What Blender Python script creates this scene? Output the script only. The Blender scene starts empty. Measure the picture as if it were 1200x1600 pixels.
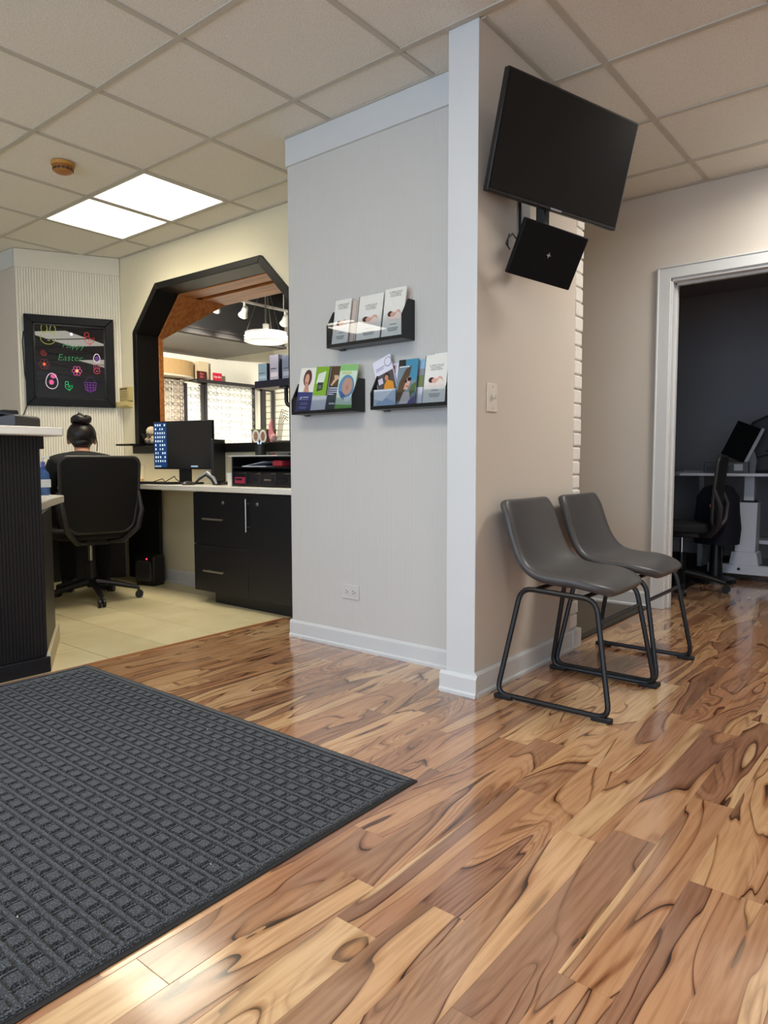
import bpy, bmesh, math, random
from mathutils import Vector, Matrix
random.seed(7)
SC = bpy.context.scene
COL = SC.collection
PI = math.pi

# ------------------------------------------------------------------ camera
F_PX = 1094.36
YAW, PITCH, ROLL, CAM_Z = 0.678987, 0.0713687, -0.0021185, 0.93
fw = Vector((-math.sin(YAW)*math.cos(PITCH), math.cos(YAW)*math.cos(PITCH), -math.sin(PITCH)))
rt = Vector((math.cos(YAW), math.sin(YAW), 0)); up = rt.cross(fw)
r2 = rt*math.cos(ROLL) + up*math.sin(ROLL); u2 = up*math.cos(ROLL) - rt*math.sin(ROLL)
cam_d = bpy.data.cameras.new('camera'); cam = bpy.data.objects.new('camera', cam_d); COL.objects.link(cam)
m = Matrix((r2, u2, -fw)).transposed().to_4x4(); m.translation = Vector((0, 0, CAM_Z)); cam.matrix_world = m
cam_d.sensor_fit = 'VERTICAL'; cam_d.sensor_height = 36; cam_d.sensor_width = 27
cam_d.lens = F_PX/1600*36; cam_d.clip_start = 0.02
SC.camera = cam

# ------------------------------------------------------------------ light and exposure
SC.view_settings.view_transform = 'Standard'; SC.view_settings.look = 'None'
SC.view_settings.gamma = 1.0; SC.view_settings.use_curve_mapping = False
SC.view_settings.exposure = 0.07
SC.cycles.max_bounces = 8; SC.cycles.diffuse_bounces = 5; SC.cycles.glossy_bounces = 4
SC.cycles.transmission_bounces = 6; SC.cycles.transparent_max_bounces = 8
SC.cycles.caustics_reflective = False; SC.cycles.caustics_refractive = False
SC.cycles.sample_clamp_indirect = 6.0
world = bpy.data.worlds.new('world'); SC.world = world; world.use_nodes = True
world.node_tree.nodes['Background'].inputs[0].default_value = (0.72, 0.84, 1.0, 1)
world.node_tree.nodes['Background'].inputs[1].default_value = 0.6

def area_light(name, loc, target, sx, sy, power, color):
    l = bpy.data.lights.new(name, 'AREA'); l.shape = 'RECTANGLE'; l.size = sx; l.size_y = sy
    l.energy = power; l.color = color
    o = bpy.data.objects.new(name, l); COL.objects.link(o); o.location = loc
    o.rotation_euler = (Vector(target)-Vector(loc)).to_track_quat('-Z', 'Y').to_euler()
    return o
# daylight entering through the two shop-front windows in the wall behind the photographer
area_light('daylight_window_near', (-2.2, -3.13, 1.25), (-2.2, 2, 1.25), 2.6, 2.0, 86, (0.56, 0.76, 1.0))
area_light('daylight_window_far', (0.9, -3.13, 1.25), (0.9, 2, 1.25), 2.6, 2.0, 86, (0.56, 0.76, 1.0))
PANEL_E = 4.0        # glow of a ceiling diffuser
PANEL_W = 8.5       # watts each ceiling panel throws downward

# ------------------------------------------------------------------ helpers
def lin(r, g, b):
    f = lambda c: (c/255/12.92) if c/255 <= 0.04045 else ((c/255+0.055)/1.055)**2.4
    return (f(r), f(g), f(b), 1)

MATS = {}
def mat(name, rgb=(128, 128, 128), rough=0.5, metal=0.0, spec=0.5, emit=None, estr=0.0, var=0.0, scale=20, bump=0.0, bscale=60,
        trans=0.0, ior=1.45, alpha=1.0, sheen=0.0):
    if name in MATS: return MATS[name]
    mt = bpy.data.materials.new(name); mt.use_nodes = True
    nt = mt.node_tree; b = nt.nodes['Principled BSDF']
    b.inputs['Base Color'].default_value = lin(*rgb); b.inputs['Roughness'].default_value = rough
    b.inputs['Metallic'].default_value = metal; b.inputs['Specular IOR Level'].default_value = spec
    b.inputs['Transmission Weight'].default_value = trans; b.inputs['IOR'].default_value = ior
    b.inputs['Alpha'].default_value = alpha
    if sheen: b.inputs['Sheen Weight'].default_value = sheen
    if emit: b.inputs['Emission Color'].default_value = lin(*emit); b.inputs['Emission Strength'].default_value = estr
    geo = nt.nodes.new('ShaderNodeNewGeometry')
    if var:
        n = nt.nodes.new('ShaderNodeTexNoise'); n.inputs['Scale'].default_value = scale; n.inputs['Detail'].default_value = 4
        nt.links.new(geo.outputs['Position'], n.inputs['Vector'])
        hsv = nt.nodes.new('ShaderNodeHueSaturation'); hsv.inputs['Color'].default_value = lin(*rgb)
        mr = nt.nodes.new('ShaderNodeMapRange'); mr.inputs[1].default_value = 0.25; mr.inputs[2].default_value = 0.75
        mr.inputs[3].default_value = 1-var; mr.inputs[4].default_value = 1+var
        nt.links.new(n.outputs['Fac'], mr.inputs[0]); nt.links.new(mr.outputs[0], hsv.inputs['Value'])
        nt.links.new(hsv.outputs[0], b.inputs['Base Color'])
    if bump:
        n = nt.nodes.new('ShaderNodeTexNoise'); n.inputs['Scale'].default_value = bscale; n.inputs['Detail'].default_value = 3
        nt.links.new(geo.outputs['Position'], n.inputs['Vector'])
        bp = nt.nodes.new('ShaderNodeBump'); bp.inputs['Strength'].default_value = bump; bp.inputs['Distance'].default_value = 0.004
        nt.links.new(n.outputs['Fac'], bp.inputs['Height']); nt.links.new(bp.outputs[0], b.inputs['Normal'])
    MATS[name] = mt
    return mt

class MB:
    """collects shapes into ONE mesh"""
    def __init__(s): s.v = []; s.f = []
    def add(s, vs, fs):
        o = len(s.v); s.v += [tuple(v) for v in vs]; s.f += [tuple(i+o for i in f) for f in fs]; return s
    def box(s, x0, x1, y0, y1, z0, z1, M=None):
        vs = [Vector((x, y, z)) for z in (z0, z1) for y in (y0, y1) for x in (x0, x1)]
        if M is not None: vs = [M @ v for v in vs]
        return s.add(vs, [(0, 2, 3, 1), (4, 5, 7, 6), (0, 1, 5, 4), (2, 6, 7, 3), (0, 4, 6, 2), (1, 3, 7, 5)])
    def prism(s, poly, a, b, axis='z'):
        """poly: 2-D outline; extruded from a to b along axis (x: poly=(y,z), y: poly=(x,z), z: poly=(x,y))"""
        n = len(poly)
        def P(p, t):
            return {'x': (t, p[0], p[1]), 'y': (p[0], t, p[1]), 'z': (p[0], p[1], t)}[axis]
        vs = [P(p, a) for p in poly] + [P(p, b) for p in poly]
        return s.add(vs, [tuple(range(n-1, -1, -1)), tuple(range(n, 2*n))] + [(i, (i+1) % n, n+(i+1) % n, n+i) for i in range(n)])
    def tube(s, pts, r, n=8, closed=False, cap=True):
        pts = [Vector(p) for p in pts]; k = len(pts); rs = r if isinstance(r, (list, tuple)) else [r]*k
        rings = []; prev = None
        for i, p in enumerate(pts):
            if closed: d = pts[(i+1) % k]-pts[i-1]
            elif i == 0: d = pts[1]-p
            elif i == k-1: d = p-pts[i-1]
            else: d = (pts[i+1]-p).normalized()+(p-pts[i-1]).normalized()
            d.normalize()
            if prev is None:
                a = Vector((0, 0, 1)) if abs(d.z) < 0.9 else Vector((1, 0, 0))
                u = d.cross(a).normalized()
            else:
                u = (prev-d*prev.dot(d)).normalized()
            w = d.cross(u); prev = u
            rings.append([p+(u*math.cos(2*PI*j/n)+w*math.sin(2*PI*j/n))*rs[i] for j in range(n)])
        vs = [v for g in rings for v in g]; fs = []
        for i in range(k if closed else k-1):
            A = i*n; B = ((i+1) % k)*n
            fs += [(A+j, A+(j+1) % n, B+(j+1) % n, B+j) for j in range(n)]
        if cap and not closed:
            fs += [tuple(range(n-1, -1, -1)), tuple((k-1)*n+j for j in range(n))]
        return s.add(vs, fs)
    def cyl(s, p0, p1, r, n=16, r1=None): return s.tube([p0, p1], [r, r if r1 is None else r1], n)
    def lathe(s, prof, c=(0, 0, 0), n=24, M=None):
        """prof: (radius, z) list, about the z axis through c"""
        vs = []; c = Vector(c)
        for r, z in prof:
            for j in range(n):
                v = Vector((r*math.cos(2*PI*j/n), r*math.sin(2*PI*j/n), z))
                vs.append((M @ v if M is not None else v)+c)
        k = len(prof)
        fs = [(i*n+j, i*n+(j+1) % n, (i+1)*n+(j+1) % n, (i+1)*n+j) for i in range(k-1) for j in range(n)]
        fs += [tuple(range(n-1, -1, -1)), tuple((k-1)*n+j for j in range(n))]
        return s.add(vs, fs)
    def ball(s, c, rx, ry=None, rz=None, n=14, k=9):
        ry = rx if ry is None else ry; rz = rx if rz is None else rz
        vs = [Vector((c[0], c[1], c[2]-rz))]; fs = []
        for i in range(1, k):
            t = -PI/2+PI*i/k
            for j in range(n):
                vs.append(Vector((c[0]+rx*math.cos(t)*math.cos(2*PI*j/n), c[1]+ry*math.cos(t)*math.sin(2*PI*j/n), c[2]+rz*math.sin(t))))
        vs.append(Vector((c[0], c[1], c[2]+rz)))
        fs += [(0, 1+(j+1) % n, 1+j) for j in range(n)]
        for i in range(k-2):
            A = 1+i*n; B = A+n
            fs += [(A+j, A+(j+1) % n, B+(j+1) % n, B+j) for j in range(n)]
        L = len(vs)-1; A = 1+(k-2)*n
        fs += [(A+j, A+(j+1) % n, L) for j in range(n)]
        return s.add(vs, fs)
    def quad(s, a, b, c, d): return s.add([a, b, c, d], [(0, 1, 2, 3)])
    def data(s, name, smooth=False):
        me = bpy.data.meshes.new(name); me.from_pydata([tuple(v) for v in s.v], [], s.f)
        bm = bmesh.new(); bm.from_mesh(me); bmesh.ops.recalc_face_normals(bm, faces=bm.faces); bm.to_mesh(me); bm.free()
        if smooth:
            for p in me.polygons: p.use_smooth = True
        me.update(); return me
    def build(s, name, mt, parent=None, bevel=0.0, smooth=False, seg=2, loc=None, rot=None):
        me = s.data(name, smooth or bevel > 0); me.materials.append(mt)
        o = bpy.data.objects.new(name, me); COL.objects.link(o)
        if parent is not None: o.parent = parent
        if loc is not None: o.location = loc
        if rot is not None: o.rotation_euler = rot
        if bevel:
            b = o.modifiers.new('bevel', 'BEVEL'); b.width = bevel; b.segments = seg; b.limit_method = 'ANGLE'; b.angle_limit = math.radians(40)
        if smooth or bevel: smooth_by_angle(me)
        return o
def smooth_by_angle(me, ang=math.radians(38)):
    bm = bmesh.new(); bm.from_mesh(me)
    for e in bm.edges:
        e.smooth = not (len(e.link_faces) == 2 and e.calc_face_angle(0) > ang)
    bm.to_mesh(me); bm.free()

def tag(o, label=None, cat=None, group=None, kind=None):
    if label: o['label'] = label
    if cat: o['category'] = cat
    if group: o['group'] = group
    if kind: o['kind'] = kind
    return o
def empty(name, loc=(0, 0, 0), rz=0.0, label=None, cat=None, group=None, kind=None):
    o = bpy.data.objects.new(name, None); COL.objects.link(o); o.location = loc; o.rotation_euler = (0, 0, rz)
    o.empty_display_size = 0.05
    return tag(o, label, cat, group, kind)
def struct(o, label=None): 
    o['kind'] = 'structure'
    if label: o['label'] = label
    return o
def inst(name, me, parent, loc=(0, 0, 0), rot=(0, 0, 0), scale=None):
    o = bpy.data.objects.new(name, me); COL.objects.link(o); o.parent = parent; o.location = loc; o.rotation_euler = rot
    if scale: o.scale = scale
    return o
def copy_tree(o, parent=None):
    c = o.copy(); COL.objects.link(c); c.parent = parent
    for ch in list(o.children): copy_tree(ch, c)
    return c
def text(name, body, size, mt, parent, loc, rot=(PI/2, 0, 0), ext=0.0003, align='CENTER', shear=0.0, sx=1.0, offset=0.0):
    cu = bpy.data.curves.new(name, 'FONT'); cu.body = body; cu.size = size; cu.extrude = ext; cu.align_x = align; cu.align_y = 'CENTER'
    cu.shear = shear; cu.offset = offset; cu.resolution_u = 3; cu.space_line = 0.9
    cu.materials.append(mt)
    tmp = bpy.data.objects.new(name, cu); COL.objects.link(tmp)
    me = bpy.data.meshes.new_from_object(tmp.evaluated_get(bpy.context.evaluated_depsgraph_get()))
    bpy.data.objects.remove(tmp); bpy.data.curves.remove(cu); me.name = name
    if not me.materials: me.materials.append(mt)
    o = bpy.data.objects.new(name, me); COL.objects.link(o); o.parent = parent; o.location = loc; o.rotation_euler = rot; o.scale = (sx, 1, 1)
    return o
def round_path(pts, r, n=5, closed=False):
    """rounds the corners of a 3-D polyline"""
    pts = [Vector(p) for p in pts]; out = []; k = len(pts)
    for i, p in enumerate(pts):
        if not closed and i in (0, k-1): out.append(p); continue
        a = pts[i-1]; b = pts[(i+1) % k]
        da = (a-p); db = (b-p); q = min(r, da.length*0.49, db.length*0.49)
        s0 = p+da.normalized()*q; s1 = p+db.normalized()*q
        for j in range(n+1):
            t = j/n; out.append(s0*(1-t)**2+p*2*t*(1-t)+s1*t*t)
    return out
def circle2(cx, cy, rx, ry=None, n=20, a0=0.0):
    ry = rx if ry is None else ry
    return [(cx+rx*math.cos(a0+2*PI*i/n), cy+ry*math.sin(a0+2*PI*i/n)) for i in range(n)]

# ------------------------------------------------------------------ procedural surface materials
def nodes(name, rough=0.5):
    mt = bpy.data.materials.new(name); mt.use_nodes = True; nt = mt.node_tree
    b = nt.nodes['Principled BSDF']; b.inputs['Roughness'].default_value = rough
    return mt, nt, b
def N(nt, t, **kw):
    n = nt.nodes.new(t)
    for k, v in kw.items(): setattr(n, k, v)
    return n
def math_n(nt, op, a, b=None, clamp=False):
    n = nt.nodes.new('ShaderNodeMath'); n.operation = op; n.use_clamp = clamp
    for i, x in enumerate((a, b)):
        if x is None: continue
        if isinstance(x, (int, float)): n.inputs[i].default_value = x
        else: nt.links.new(x, n.inputs[i])
    return n.outputs[0]
def ramp(nt, fac, stops, interp='LINEAR'):
    r = nt.nodes.new('ShaderNodeValToRGB'); r.color_ramp.interpolation = interp
    e = r.color_ramp.elements
    while len(e) < len(stops): e.new(0.5)
    for el, (p, c) in zip(e, stops): el.position = p; el.color = lin(*c)
    nt.links.new(fac, r.inputs[0]); return r.outputs[0]
def mixc(nt, fac, a, b, mode='MIX'):
    n = nt.nodes.new('ShaderNodeMix'); n.data_type = 'RGBA'; n.blend_type = mode
    if isinstance(fac, (int, float)): n.inputs[0].default_value = fac
    else: nt.links.new(fac, n.inputs[0])
    for i, x in ((6, a), (7, b)):
        if isinstance(x, tuple): n.inputs[i].default_value = x
        else: nt.links.new(x, n.inputs[i])
    return n.outputs[2]

def wood_floor_material():
    mt, nt, b = nodes('olive_wood_laminate', 0.25)
    b.inputs['Coat Weight'].default_value = 0.7; b.inputs['Coat Roughness'].default_value = 0.1
    geo = N(nt, 'ShaderNodeNewGeometry'); oi = N(nt, 'ShaderNodeObjectInfo')
    rnd = math_n(nt, 'FRACT', math_n(nt, 'ADD', math_n(nt, 'MULTIPLY', oi.outputs['Random'], 7.31), geo.outputs['Random Per Island']))
    sep = N(nt, 'ShaderNodeSeparateXYZ'); nt.links.new(geo.outputs['Position'], sep.inputs[0])
    com = N(nt, 'ShaderNodeCombineXYZ')
    nt.links.new(math_n(nt, 'MULTIPLY', sep.outputs[0], 5.6), com.inputs[0])
    nt.links.new(math_n(nt, 'MULTIPLY', sep.outputs[1], 0.85), com.inputs[1])
    nt.links.new(math_n(nt, 'MULTIPLY', rnd, 61.0), com.inputs[2])
    n1 = N(nt, 'ShaderNodeTexNoise'); n1.inputs['Scale'].default_value = 1.0; n1.inputs['Detail'].default_value = 2.6
    n1.inputs['Roughness'].default_value = 0.42; n1.inputs['Distortion'].default_value = 0.75
    nt.links.new(com.outputs[0], n1.inputs['Vector'])
    v = math_n(nt, 'MULTIPLY', n1.outputs['Fac'], 10.0)
    fr = math_n(nt, 'FRACT', v); fl = math_n(nt, 'FLOOR', v)
    wn = N(nt, 'ShaderNodeTexWhiteNoise', noise_dimensions='2D'); cw = N(nt, 'ShaderNodeCombineXYZ')
    nt.links.new(fl, cw.inputs[0]); nt.links.new(math_n(nt, 'MULTIPLY', rnd, 37.0), cw.inputs[1]); nt.links.new(cw.outputs[0], wn.inputs['Vector'])
    bandc = ramp(nt, wn.outputs['Value'], [(0.0, (218, 188, 146)), (0.25, (200, 160, 118)), (0.5, (176, 130, 95)), (0.75, (152, 109, 83)), (1.0, (120, 88, 74))])
    plank = ramp(nt, rnd, [(0.0, (208, 172, 130)), (0.5, (188, 147, 108)), (1.0, (164, 121, 93))])
    base = mixc(nt, 0.30, bandc, plank)
    # one side of every band is a thin dark vein that fades into the band
    vein = ramp(nt, fr, [(0.0, (48, 30, 26)), (0.03, (78, 50, 38)), (0.07, (196, 172, 152)), (0.2, (250, 246, 242)), (0.9, (255, 255, 255)), (1.0, (206, 184, 166))])
    vmask = N(nt, 'ShaderNodeTexNoise'); vmask.inputs['Scale'].default_value = 2.6; vmask.inputs['Detail'].default_value = 1
    nt.links.new(com.outputs[0], vmask.inputs['Vector'])
    vm = N(nt, 'ShaderNodeMapRange'); nt.links.new(vmask.outputs['Fac'], vm.inputs[0])
    vm.inputs[1].default_value = 0.36; vm.inputs[2].default_value = 0.58; vm.inputs[3].default_value = 0.35; vm.inputs[4].default_value = 1.0
    c = mixc(nt, vm.outputs[0], base, vein, 'MULTIPLY')
    # bundles of thinner growth lines in places
    f2 = math_n(nt, 'FRACT', math_n(nt, 'MULTIPLY', n1.outputs['Fac'], 34.0))
    thin = ramp(nt, f2, [(0.0, (120, 84, 66)), (0.22, (236, 226, 216)), (0.7, (255, 255, 255)), (1.0, (190, 160, 140))])
    m2 = N(nt, 'ShaderNodeTexNoise'); m2.inputs['Scale'].default_value = 0.9; m2.inputs['Detail'].default_value = 1
    vo = N(nt, 'ShaderNodeVectorMath', operation='ADD'); nt.links.new(com.outputs[0], vo.inputs[0]); vo.inputs[1].default_value = (13.0, 4.0, 9.0); nt.links.new(vo.outputs[0], m2.inputs['Vector'])
    tm_ = N(nt, 'ShaderNodeMapRange'); nt.links.new(m2.outputs['Fac'], tm_.inputs[0]); tm_.inputs[1].default_value = 0.48; tm_.inputs[2].default_value = 0.62; tm_.inputs[3].default_value = 0.0; tm_.inputs[4].default_value = 0.6
    c = mixc(nt, tm_.outputs[0], c, thin, 'MULTIPLY')
    # fine grain
    cg = N(nt, 'ShaderNodeCombineXYZ')
    nt.links.new(math_n(nt, 'MULTIPLY', sep.outputs[0], 95.0), cg.inputs[0]); nt.links.new(math_n(nt, 'MULTIPLY', sep.outputs[1], 5.0), cg.inputs[1])
    nt.links.new(math_n(nt, 'MULTIPLY', rnd, 19.0), cg.inputs[2])
    g = N(nt, 'ShaderNodeTexNoise'); g.inputs['Scale'].default_value = 1.0; g.inputs['Detail'].default_value = 4; g.inputs['Distortion'].default_value = 0.4
    nt.links.new(cg.outputs[0], g.inputs['Vector'])
    grain = ramp(nt, g.outputs['Fac'], [(0.25, (205, 190, 178)), (0.6, (255, 255, 255))])
    c = mixc(nt, 0.75, c, grain, 'MULTIPLY')
    nt.links.new(c, b.inputs['Base Color'])
    bp = N(nt, 'ShaderNodeBump'); bp.inputs['Strength'].default_value = 0.05; bp.inputs['Distance'].default_value = 0.001
    nt.links.new(g.outputs['Fac'], bp.inputs['Height']); nt.links.new(bp.outputs[0], b.inputs['Normal'])
    mr = N(nt, 'ShaderNodeMapRange'); nt.links.new(g.outputs['Fac'], mr.inputs[0]); mr.inputs[3].default_value = 0.12; mr.inputs[4].default_value = 0.22
    nt.links.new(mr.outputs[0], b.inputs['Roughness'])
    return mt
def ceiling_material():
    mt, nt, b = nodes('mineral_fibre_tile', 0.95)
    b.inputs['Specular IOR Level'].default_value = 0.1
    geo = N(nt, 'ShaderNodeNewGeometry')
    n = N(nt, 'ShaderNodeTexNoise'); n.inputs['Scale'].default_value = 210; n.inputs['Detail'].default_value = 3; n.inputs['Roughness'].default_value = 0.6
    nt.links.new(geo.outputs['Position'], n.inputs['Vector'])
    c = ramp(nt, n.outputs['Fac'], [(0.3, (204, 199, 188)), (0.5, (228, 224, 214)), (0.75, (238, 234, 226))])
    nt.links.new(c, b.inputs['Base Color'])
    bp = N(nt, 'ShaderNodeBump'); bp.inputs['Strength'].default_value = 0.3; bp.inputs['Distance'].default_value = 0.004
    nt.links.new(n.outputs['Fac'], bp.inputs['Height']); nt.links.new(bp.outputs[0], b.inputs['Normal'])
    return mt
def tile_material():
    mt, nt, b = nodes('beige_floor_tile', 0.35)
    geo = N(nt, 'ShaderNodeNewGeometry'); oi = N(nt, 'ShaderNodeObjectInfo')
    n = N(nt, 'ShaderNodeTexNoise'); n.inputs['Scale'].default_value = 5; n.inputs['Detail'].default_value = 5
    nt.links.new(geo.outputs['Position'], n.inputs['Vector'])
    c = ramp(nt, n.outputs['Fac'], [(0.3, (206, 192, 150)), (0.7, (220, 208, 170))])
    hs = N(nt, 'ShaderNodeHueSaturation'); nt.links.new(c, hs.inputs['Color'])
    mr = N(nt, 'ShaderNodeMapRange'); nt.links.new(oi.outputs['Random'], mr.inputs[0]); mr.inputs[3].default_value = 0.93; mr.inputs[4].default_value = 1.05
    nt.links.new(mr.outputs[0], hs.inputs['Value']); nt.links.new(hs.outputs[0], b.inputs['Base Color'])
    return mt
def mat_fibre_material():
    mt, nt, b = nodes('charcoal_mat_fibre', 0.85)
    geo = N(nt, 'ShaderNodeNewGeometry')
    n = N(nt, 'ShaderNodeTexNoise'); n.inputs['Scale'].default_value = 300; n.inputs['Detail'].default_value = 3
    nt.links.new(geo.outputs['Position'], n.inputs['Vector'])
    c = ramp(nt, n.outputs['Fac'], [(0.38, (10, 11, 13)), (0.52, (34, 37, 42)), (0.68, (96, 101, 110))])
    nt.links.new(c, b.inputs['Base Color']); b.inputs['Sheen Weight'].default_value = 0.25
    b.inputs['Specular IOR Level'].default_value = 0.35
    bp = N(nt, 'ShaderNodeBump'); bp.inputs['Strength'].default_value = 0.9; bp.inputs['Distance'].default_value = 0.002
    nt.links.new(n.outputs['Fac'], bp.inputs['Height']); nt.links.new(bp.outputs[0], b.inputs['Normal'])
    return mt
def orange_wood_material():
    mt, nt, b = nodes('orange_pine', 0.45)
    geo = N(nt, 'ShaderNodeNewGeometry')
    mp = N(nt, 'ShaderNodeMapping'); mp.inputs['Scale'].default_value = (3, 40, 40); nt.links.new(geo.outputs['Position'], mp.inputs[0])
    n = N(nt, 'ShaderNodeTexNoise'); n.inputs['Scale'].default_value = 1; n.inputs['Detail'].default_value = 4; nt.links.new(mp.outputs[0], n.inputs['Vector'])
    nt.links.new(ramp(nt, n.outputs['Fac'], [(0.3, (160, 88, 40)), (0.7, (205, 132, 66))]), b.inputs['Base Color'])
    return mt
M_WOOD = wood_floor_material(); M_CEIL = ceiling_material(); M_TILE = tile_material(); M_MATF = mat_fibre_material(); M_PINE = orange_wood_material()
M_BEIGE = mat('beige_wall_paint', (208, 199, 187), 0.75, spec=0.25, var=0.015, scale=3, bump=0.06, bscale=220)
M_GREY = mat('pale_grey_panelling', (203, 200, 194), 0.6, spec=0.3, var=0.01, scale=3)
M_CREAM = mat('cream_wall_paint', (222, 212, 184), 0.75, spec=0.25, var=0.015, scale=3)
M_WHITE = mat('white_trim_paint', (210, 211, 210), 0.45, var=0.01, scale=6)
M_TEE = mat('ceiling_grid_metal', (188, 181, 168), 0.5, var=0.02)
M_BRICKW = mat('white_painted_brick', (226, 222, 214), 0.65, var=0.04, scale=30, bump=0.5, bscale=70)
M_MORTAR = mat('white_mortar', (190, 186, 178), 0.9, var=0.04, scale=40)
M_BLACKP = mat('black_painted_wood', (15, 14, 14), 0.45, spec=0.3, var=0.1, scale=8)
M_LAM = mat('black_laminate', (26, 26, 30), 0.42, var=0.08, scale=5)
M_PANEL = mat('light_diffuser', (250, 248, 235), 0.5, emit=(255, 246, 222), estr=PANEL_E)
M_PANELC = mat('light_diffuser_neutral', (250, 248, 240), 0.5, emit=(255, 247, 232), estr=PANEL_E*2.0)
M_QUARTZ = mat('white_quartz_top', (232, 228, 218), 0.25, var=0.03, scale=60)
M_BLK = mat('black_plastic', (17, 17, 19), 0.45, var=0.08, scale=15)
M_BLKG = mat('glossy_black_plastic', (12, 12, 13), 0.16, var=0.05, scale=9)
M_STEEL = mat('brushed_steel', (190, 188, 184), 0.3, metal=1.0, var=0.04, scale=90)
M_DARKMET = mat('black_powder_coat_metal', (20, 20, 23), 0.42, var=0.1, scale=40)

# ------------------------------------------------------------------ structure
CZ = 2.5715
GX0, GY0, T = -2.39917, 1.71193, 0.6096      # ceiling grid origin and pitch
XL, XR, YF, YB = -7.2, 2.6, -3.2, 4.5

# --- floors
def proj(p):
    d = Vector(p)-Vector((0, 0, CAM_Z)); w = d.dot(fw)
    if w < 0.05: return None
    return 600+F_PX*d.dot(r2)/w, 800-F_PX*d.dot(u2)/w
def in_view(pts, mx=60):
    q = [proj(p) for p in pts]; q = [a for a in q if a]
    if not q: return False
    return max(a[0] for a in q) > -mx and min(a[0] for a in q) < 1200+mx and max(a[1] for a in q) > -mx and min(a[1] for a in q) < 1600+mx

floor_root = empty('floor', (0, 0, 0), kind='structure', label='wood-look laminate floor with olive-wood veins')
MB().box(XL, XR, YF, 8.4, -0.12, -0.008).build('subfloor', mat('subfloor', (70, 55, 45), 0.8), floor_root)
PW = 0.1055
plank_cache = {}
def plank_mesh(L):
    if L not in plank_cache:
        b = 0.0008; x, y = PW/2-0.0002, L/2-0.0002
        mb = MB(); mb.add([(-x, -y, -0.008), (x, -y, -0.008), (x, y, -0.008), (-x, y, -0.008),
                           (-x, -y, -b*0.1), (x, -y, -b*0.1), (x, y, -b*0.1), (-x, y, -b*0.1),
                           (-x+b, -y+b, 0), (x-b, -y+b, 0), (x-b, y-b, 0), (-x+b, y-b, 0)],
                          [(3, 2, 1, 0), (0, 1, 5, 4), (1, 2, 6, 5), (2, 3, 7, 6), (3, 0, 4, 7), (4, 5, 9, 8), (5, 6, 10, 9), (6, 7, 11, 10), (7, 4, 8, 11), (8, 9, 10, 11)])
        me = mb.data('plank'); me.materials.append(M_WOOD); plank_cache[L] = me
    return plank_cache[L]
WOOD_X0 = -3.05
rest = MB(); planks = []
ncol = int((XR-WOOD_X0)/PW)+1
lens = [0.62, 0.74, 0.86, 0.98]
for i in range(ncol):
    x = WOOD_X0+PW*(i+0.5)
    y = YF-random.random()*0.8
    while y < 8.3:
        L = random.choice(lens); y1 = y+L; cx, cy = x, y+L/2
        hidden = (-2.72 < cx < -1.5 and 2.65 < cy < 4.6 and y1 < 3.3) or (cx < -2.72 and y > 2.9) or (cx < -1.5 and y > 3.3)
        under_mat = cx < -1.25 and y1 < 1.55 and cx > -3.0 and y > 0.42
        if cx > -1.5 or y < 3.2:
            if in_view([(x, y, 0), (x, y1, 0), (x, cy, 0)], 10) and y1 > 0.2 and not hidden and not under_mat: planks.append((x, cy, L))
            else: rest.box(x-PW/2+0.0004, x+PW/2-0.0004, y+0.0004, y1-0.0004, -0.008, 0)
        y = y1
planks.sort(key=lambda p: math.hypot(p[0], p[1]))
for k, (x, cy, L) in enumerate(planks):
    if k < 300: inst('plank', plank_mesh(L), floor_root, (x, cy, 0))
    else: rest.box(x-PW/2+0.0004, x+PW/2-0.0004, cy-L/2+0.0004, cy+L/2-0.0004, -0.008, 0)
tag(rest.build('remaining_planks', M_WOOD, floor_root), kind='stuff')

tfloor = empty('floor', (0, 0, 0), kind='structure', label='beige ceramic tile floor of the work area')
MB().box(XL, WOOD_X0-0.002, YF, 3.2, -0.01, -0.003).build('grout', mat('tile_grout', (120, 108, 84), 0.9), tfloor)
tile_me = {}
def ftile(x0, x1, y0, y1):
    k = (round(x1-x0, 3), round(y1-y0, 3))
    if k not in tile_me:
        mb = MB(); a, b2 = k[0]/2-0.0025, k[1]/2-0.0025; e = 0.002
        mb.add([(-a, -b2, -0.008), (a, -b2, -0.008), (a, b2, -0.008), (-a, b2, -0.008), (-a, -b2, -0.0015), (a, -b2, -0.0015), (a, b2, -0.0015), (-a, b2, -0.0015),
                (-a+e, -b2+e, 0), (a-e, -b2+e, 0), (a-e, b2-e, 0), (-a+e, b2-e, 0)],
               [(3, 2, 1, 0), (0, 1, 5, 4), (1, 2, 6, 5), (2, 3, 7, 6), (3, 0, 4, 7), (4, 5, 9, 8), (5, 6, 10, 9), (6, 7, 11, 10), (7, 4, 8, 11), (8, 9, 10, 11)])
        me = mb.data('floor_tile'); me.materials.append(M_TILE); tile_me[k] = me
    inst('floor_tile', tile_me[k], tfloor, ((x0+x1)/2, (y0+y1)/2, 0))
TY = 0.312
trest = MB()
for r in range(-16, 6):
    y0 = 1.73+TY*r; y1 = min(y0+TY, 3.2)
    if y0 >= 3.19 or y1 <= YF: continue
    off = -3.36 if r % 2 else -3.05
    x1 = WOOD_X0-0.004
    x0 = off-0.0 if off < -3.1 else off-0.62
    while x1 > XL:
        if y0 > 1.2 and x1 > -6.0: ftile(max(x0, XL), x1, y0, y1)
        else: trest.box(max(x0, XL)+0.002, x1-0.002, y0+0.002, y1-0.002, -0.008, 0)
        x1 = x0; x0 = x1-0.62
tag(trest.build('remaining_tiles', M_TILE, tfloor), kind='stuff')
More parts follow.
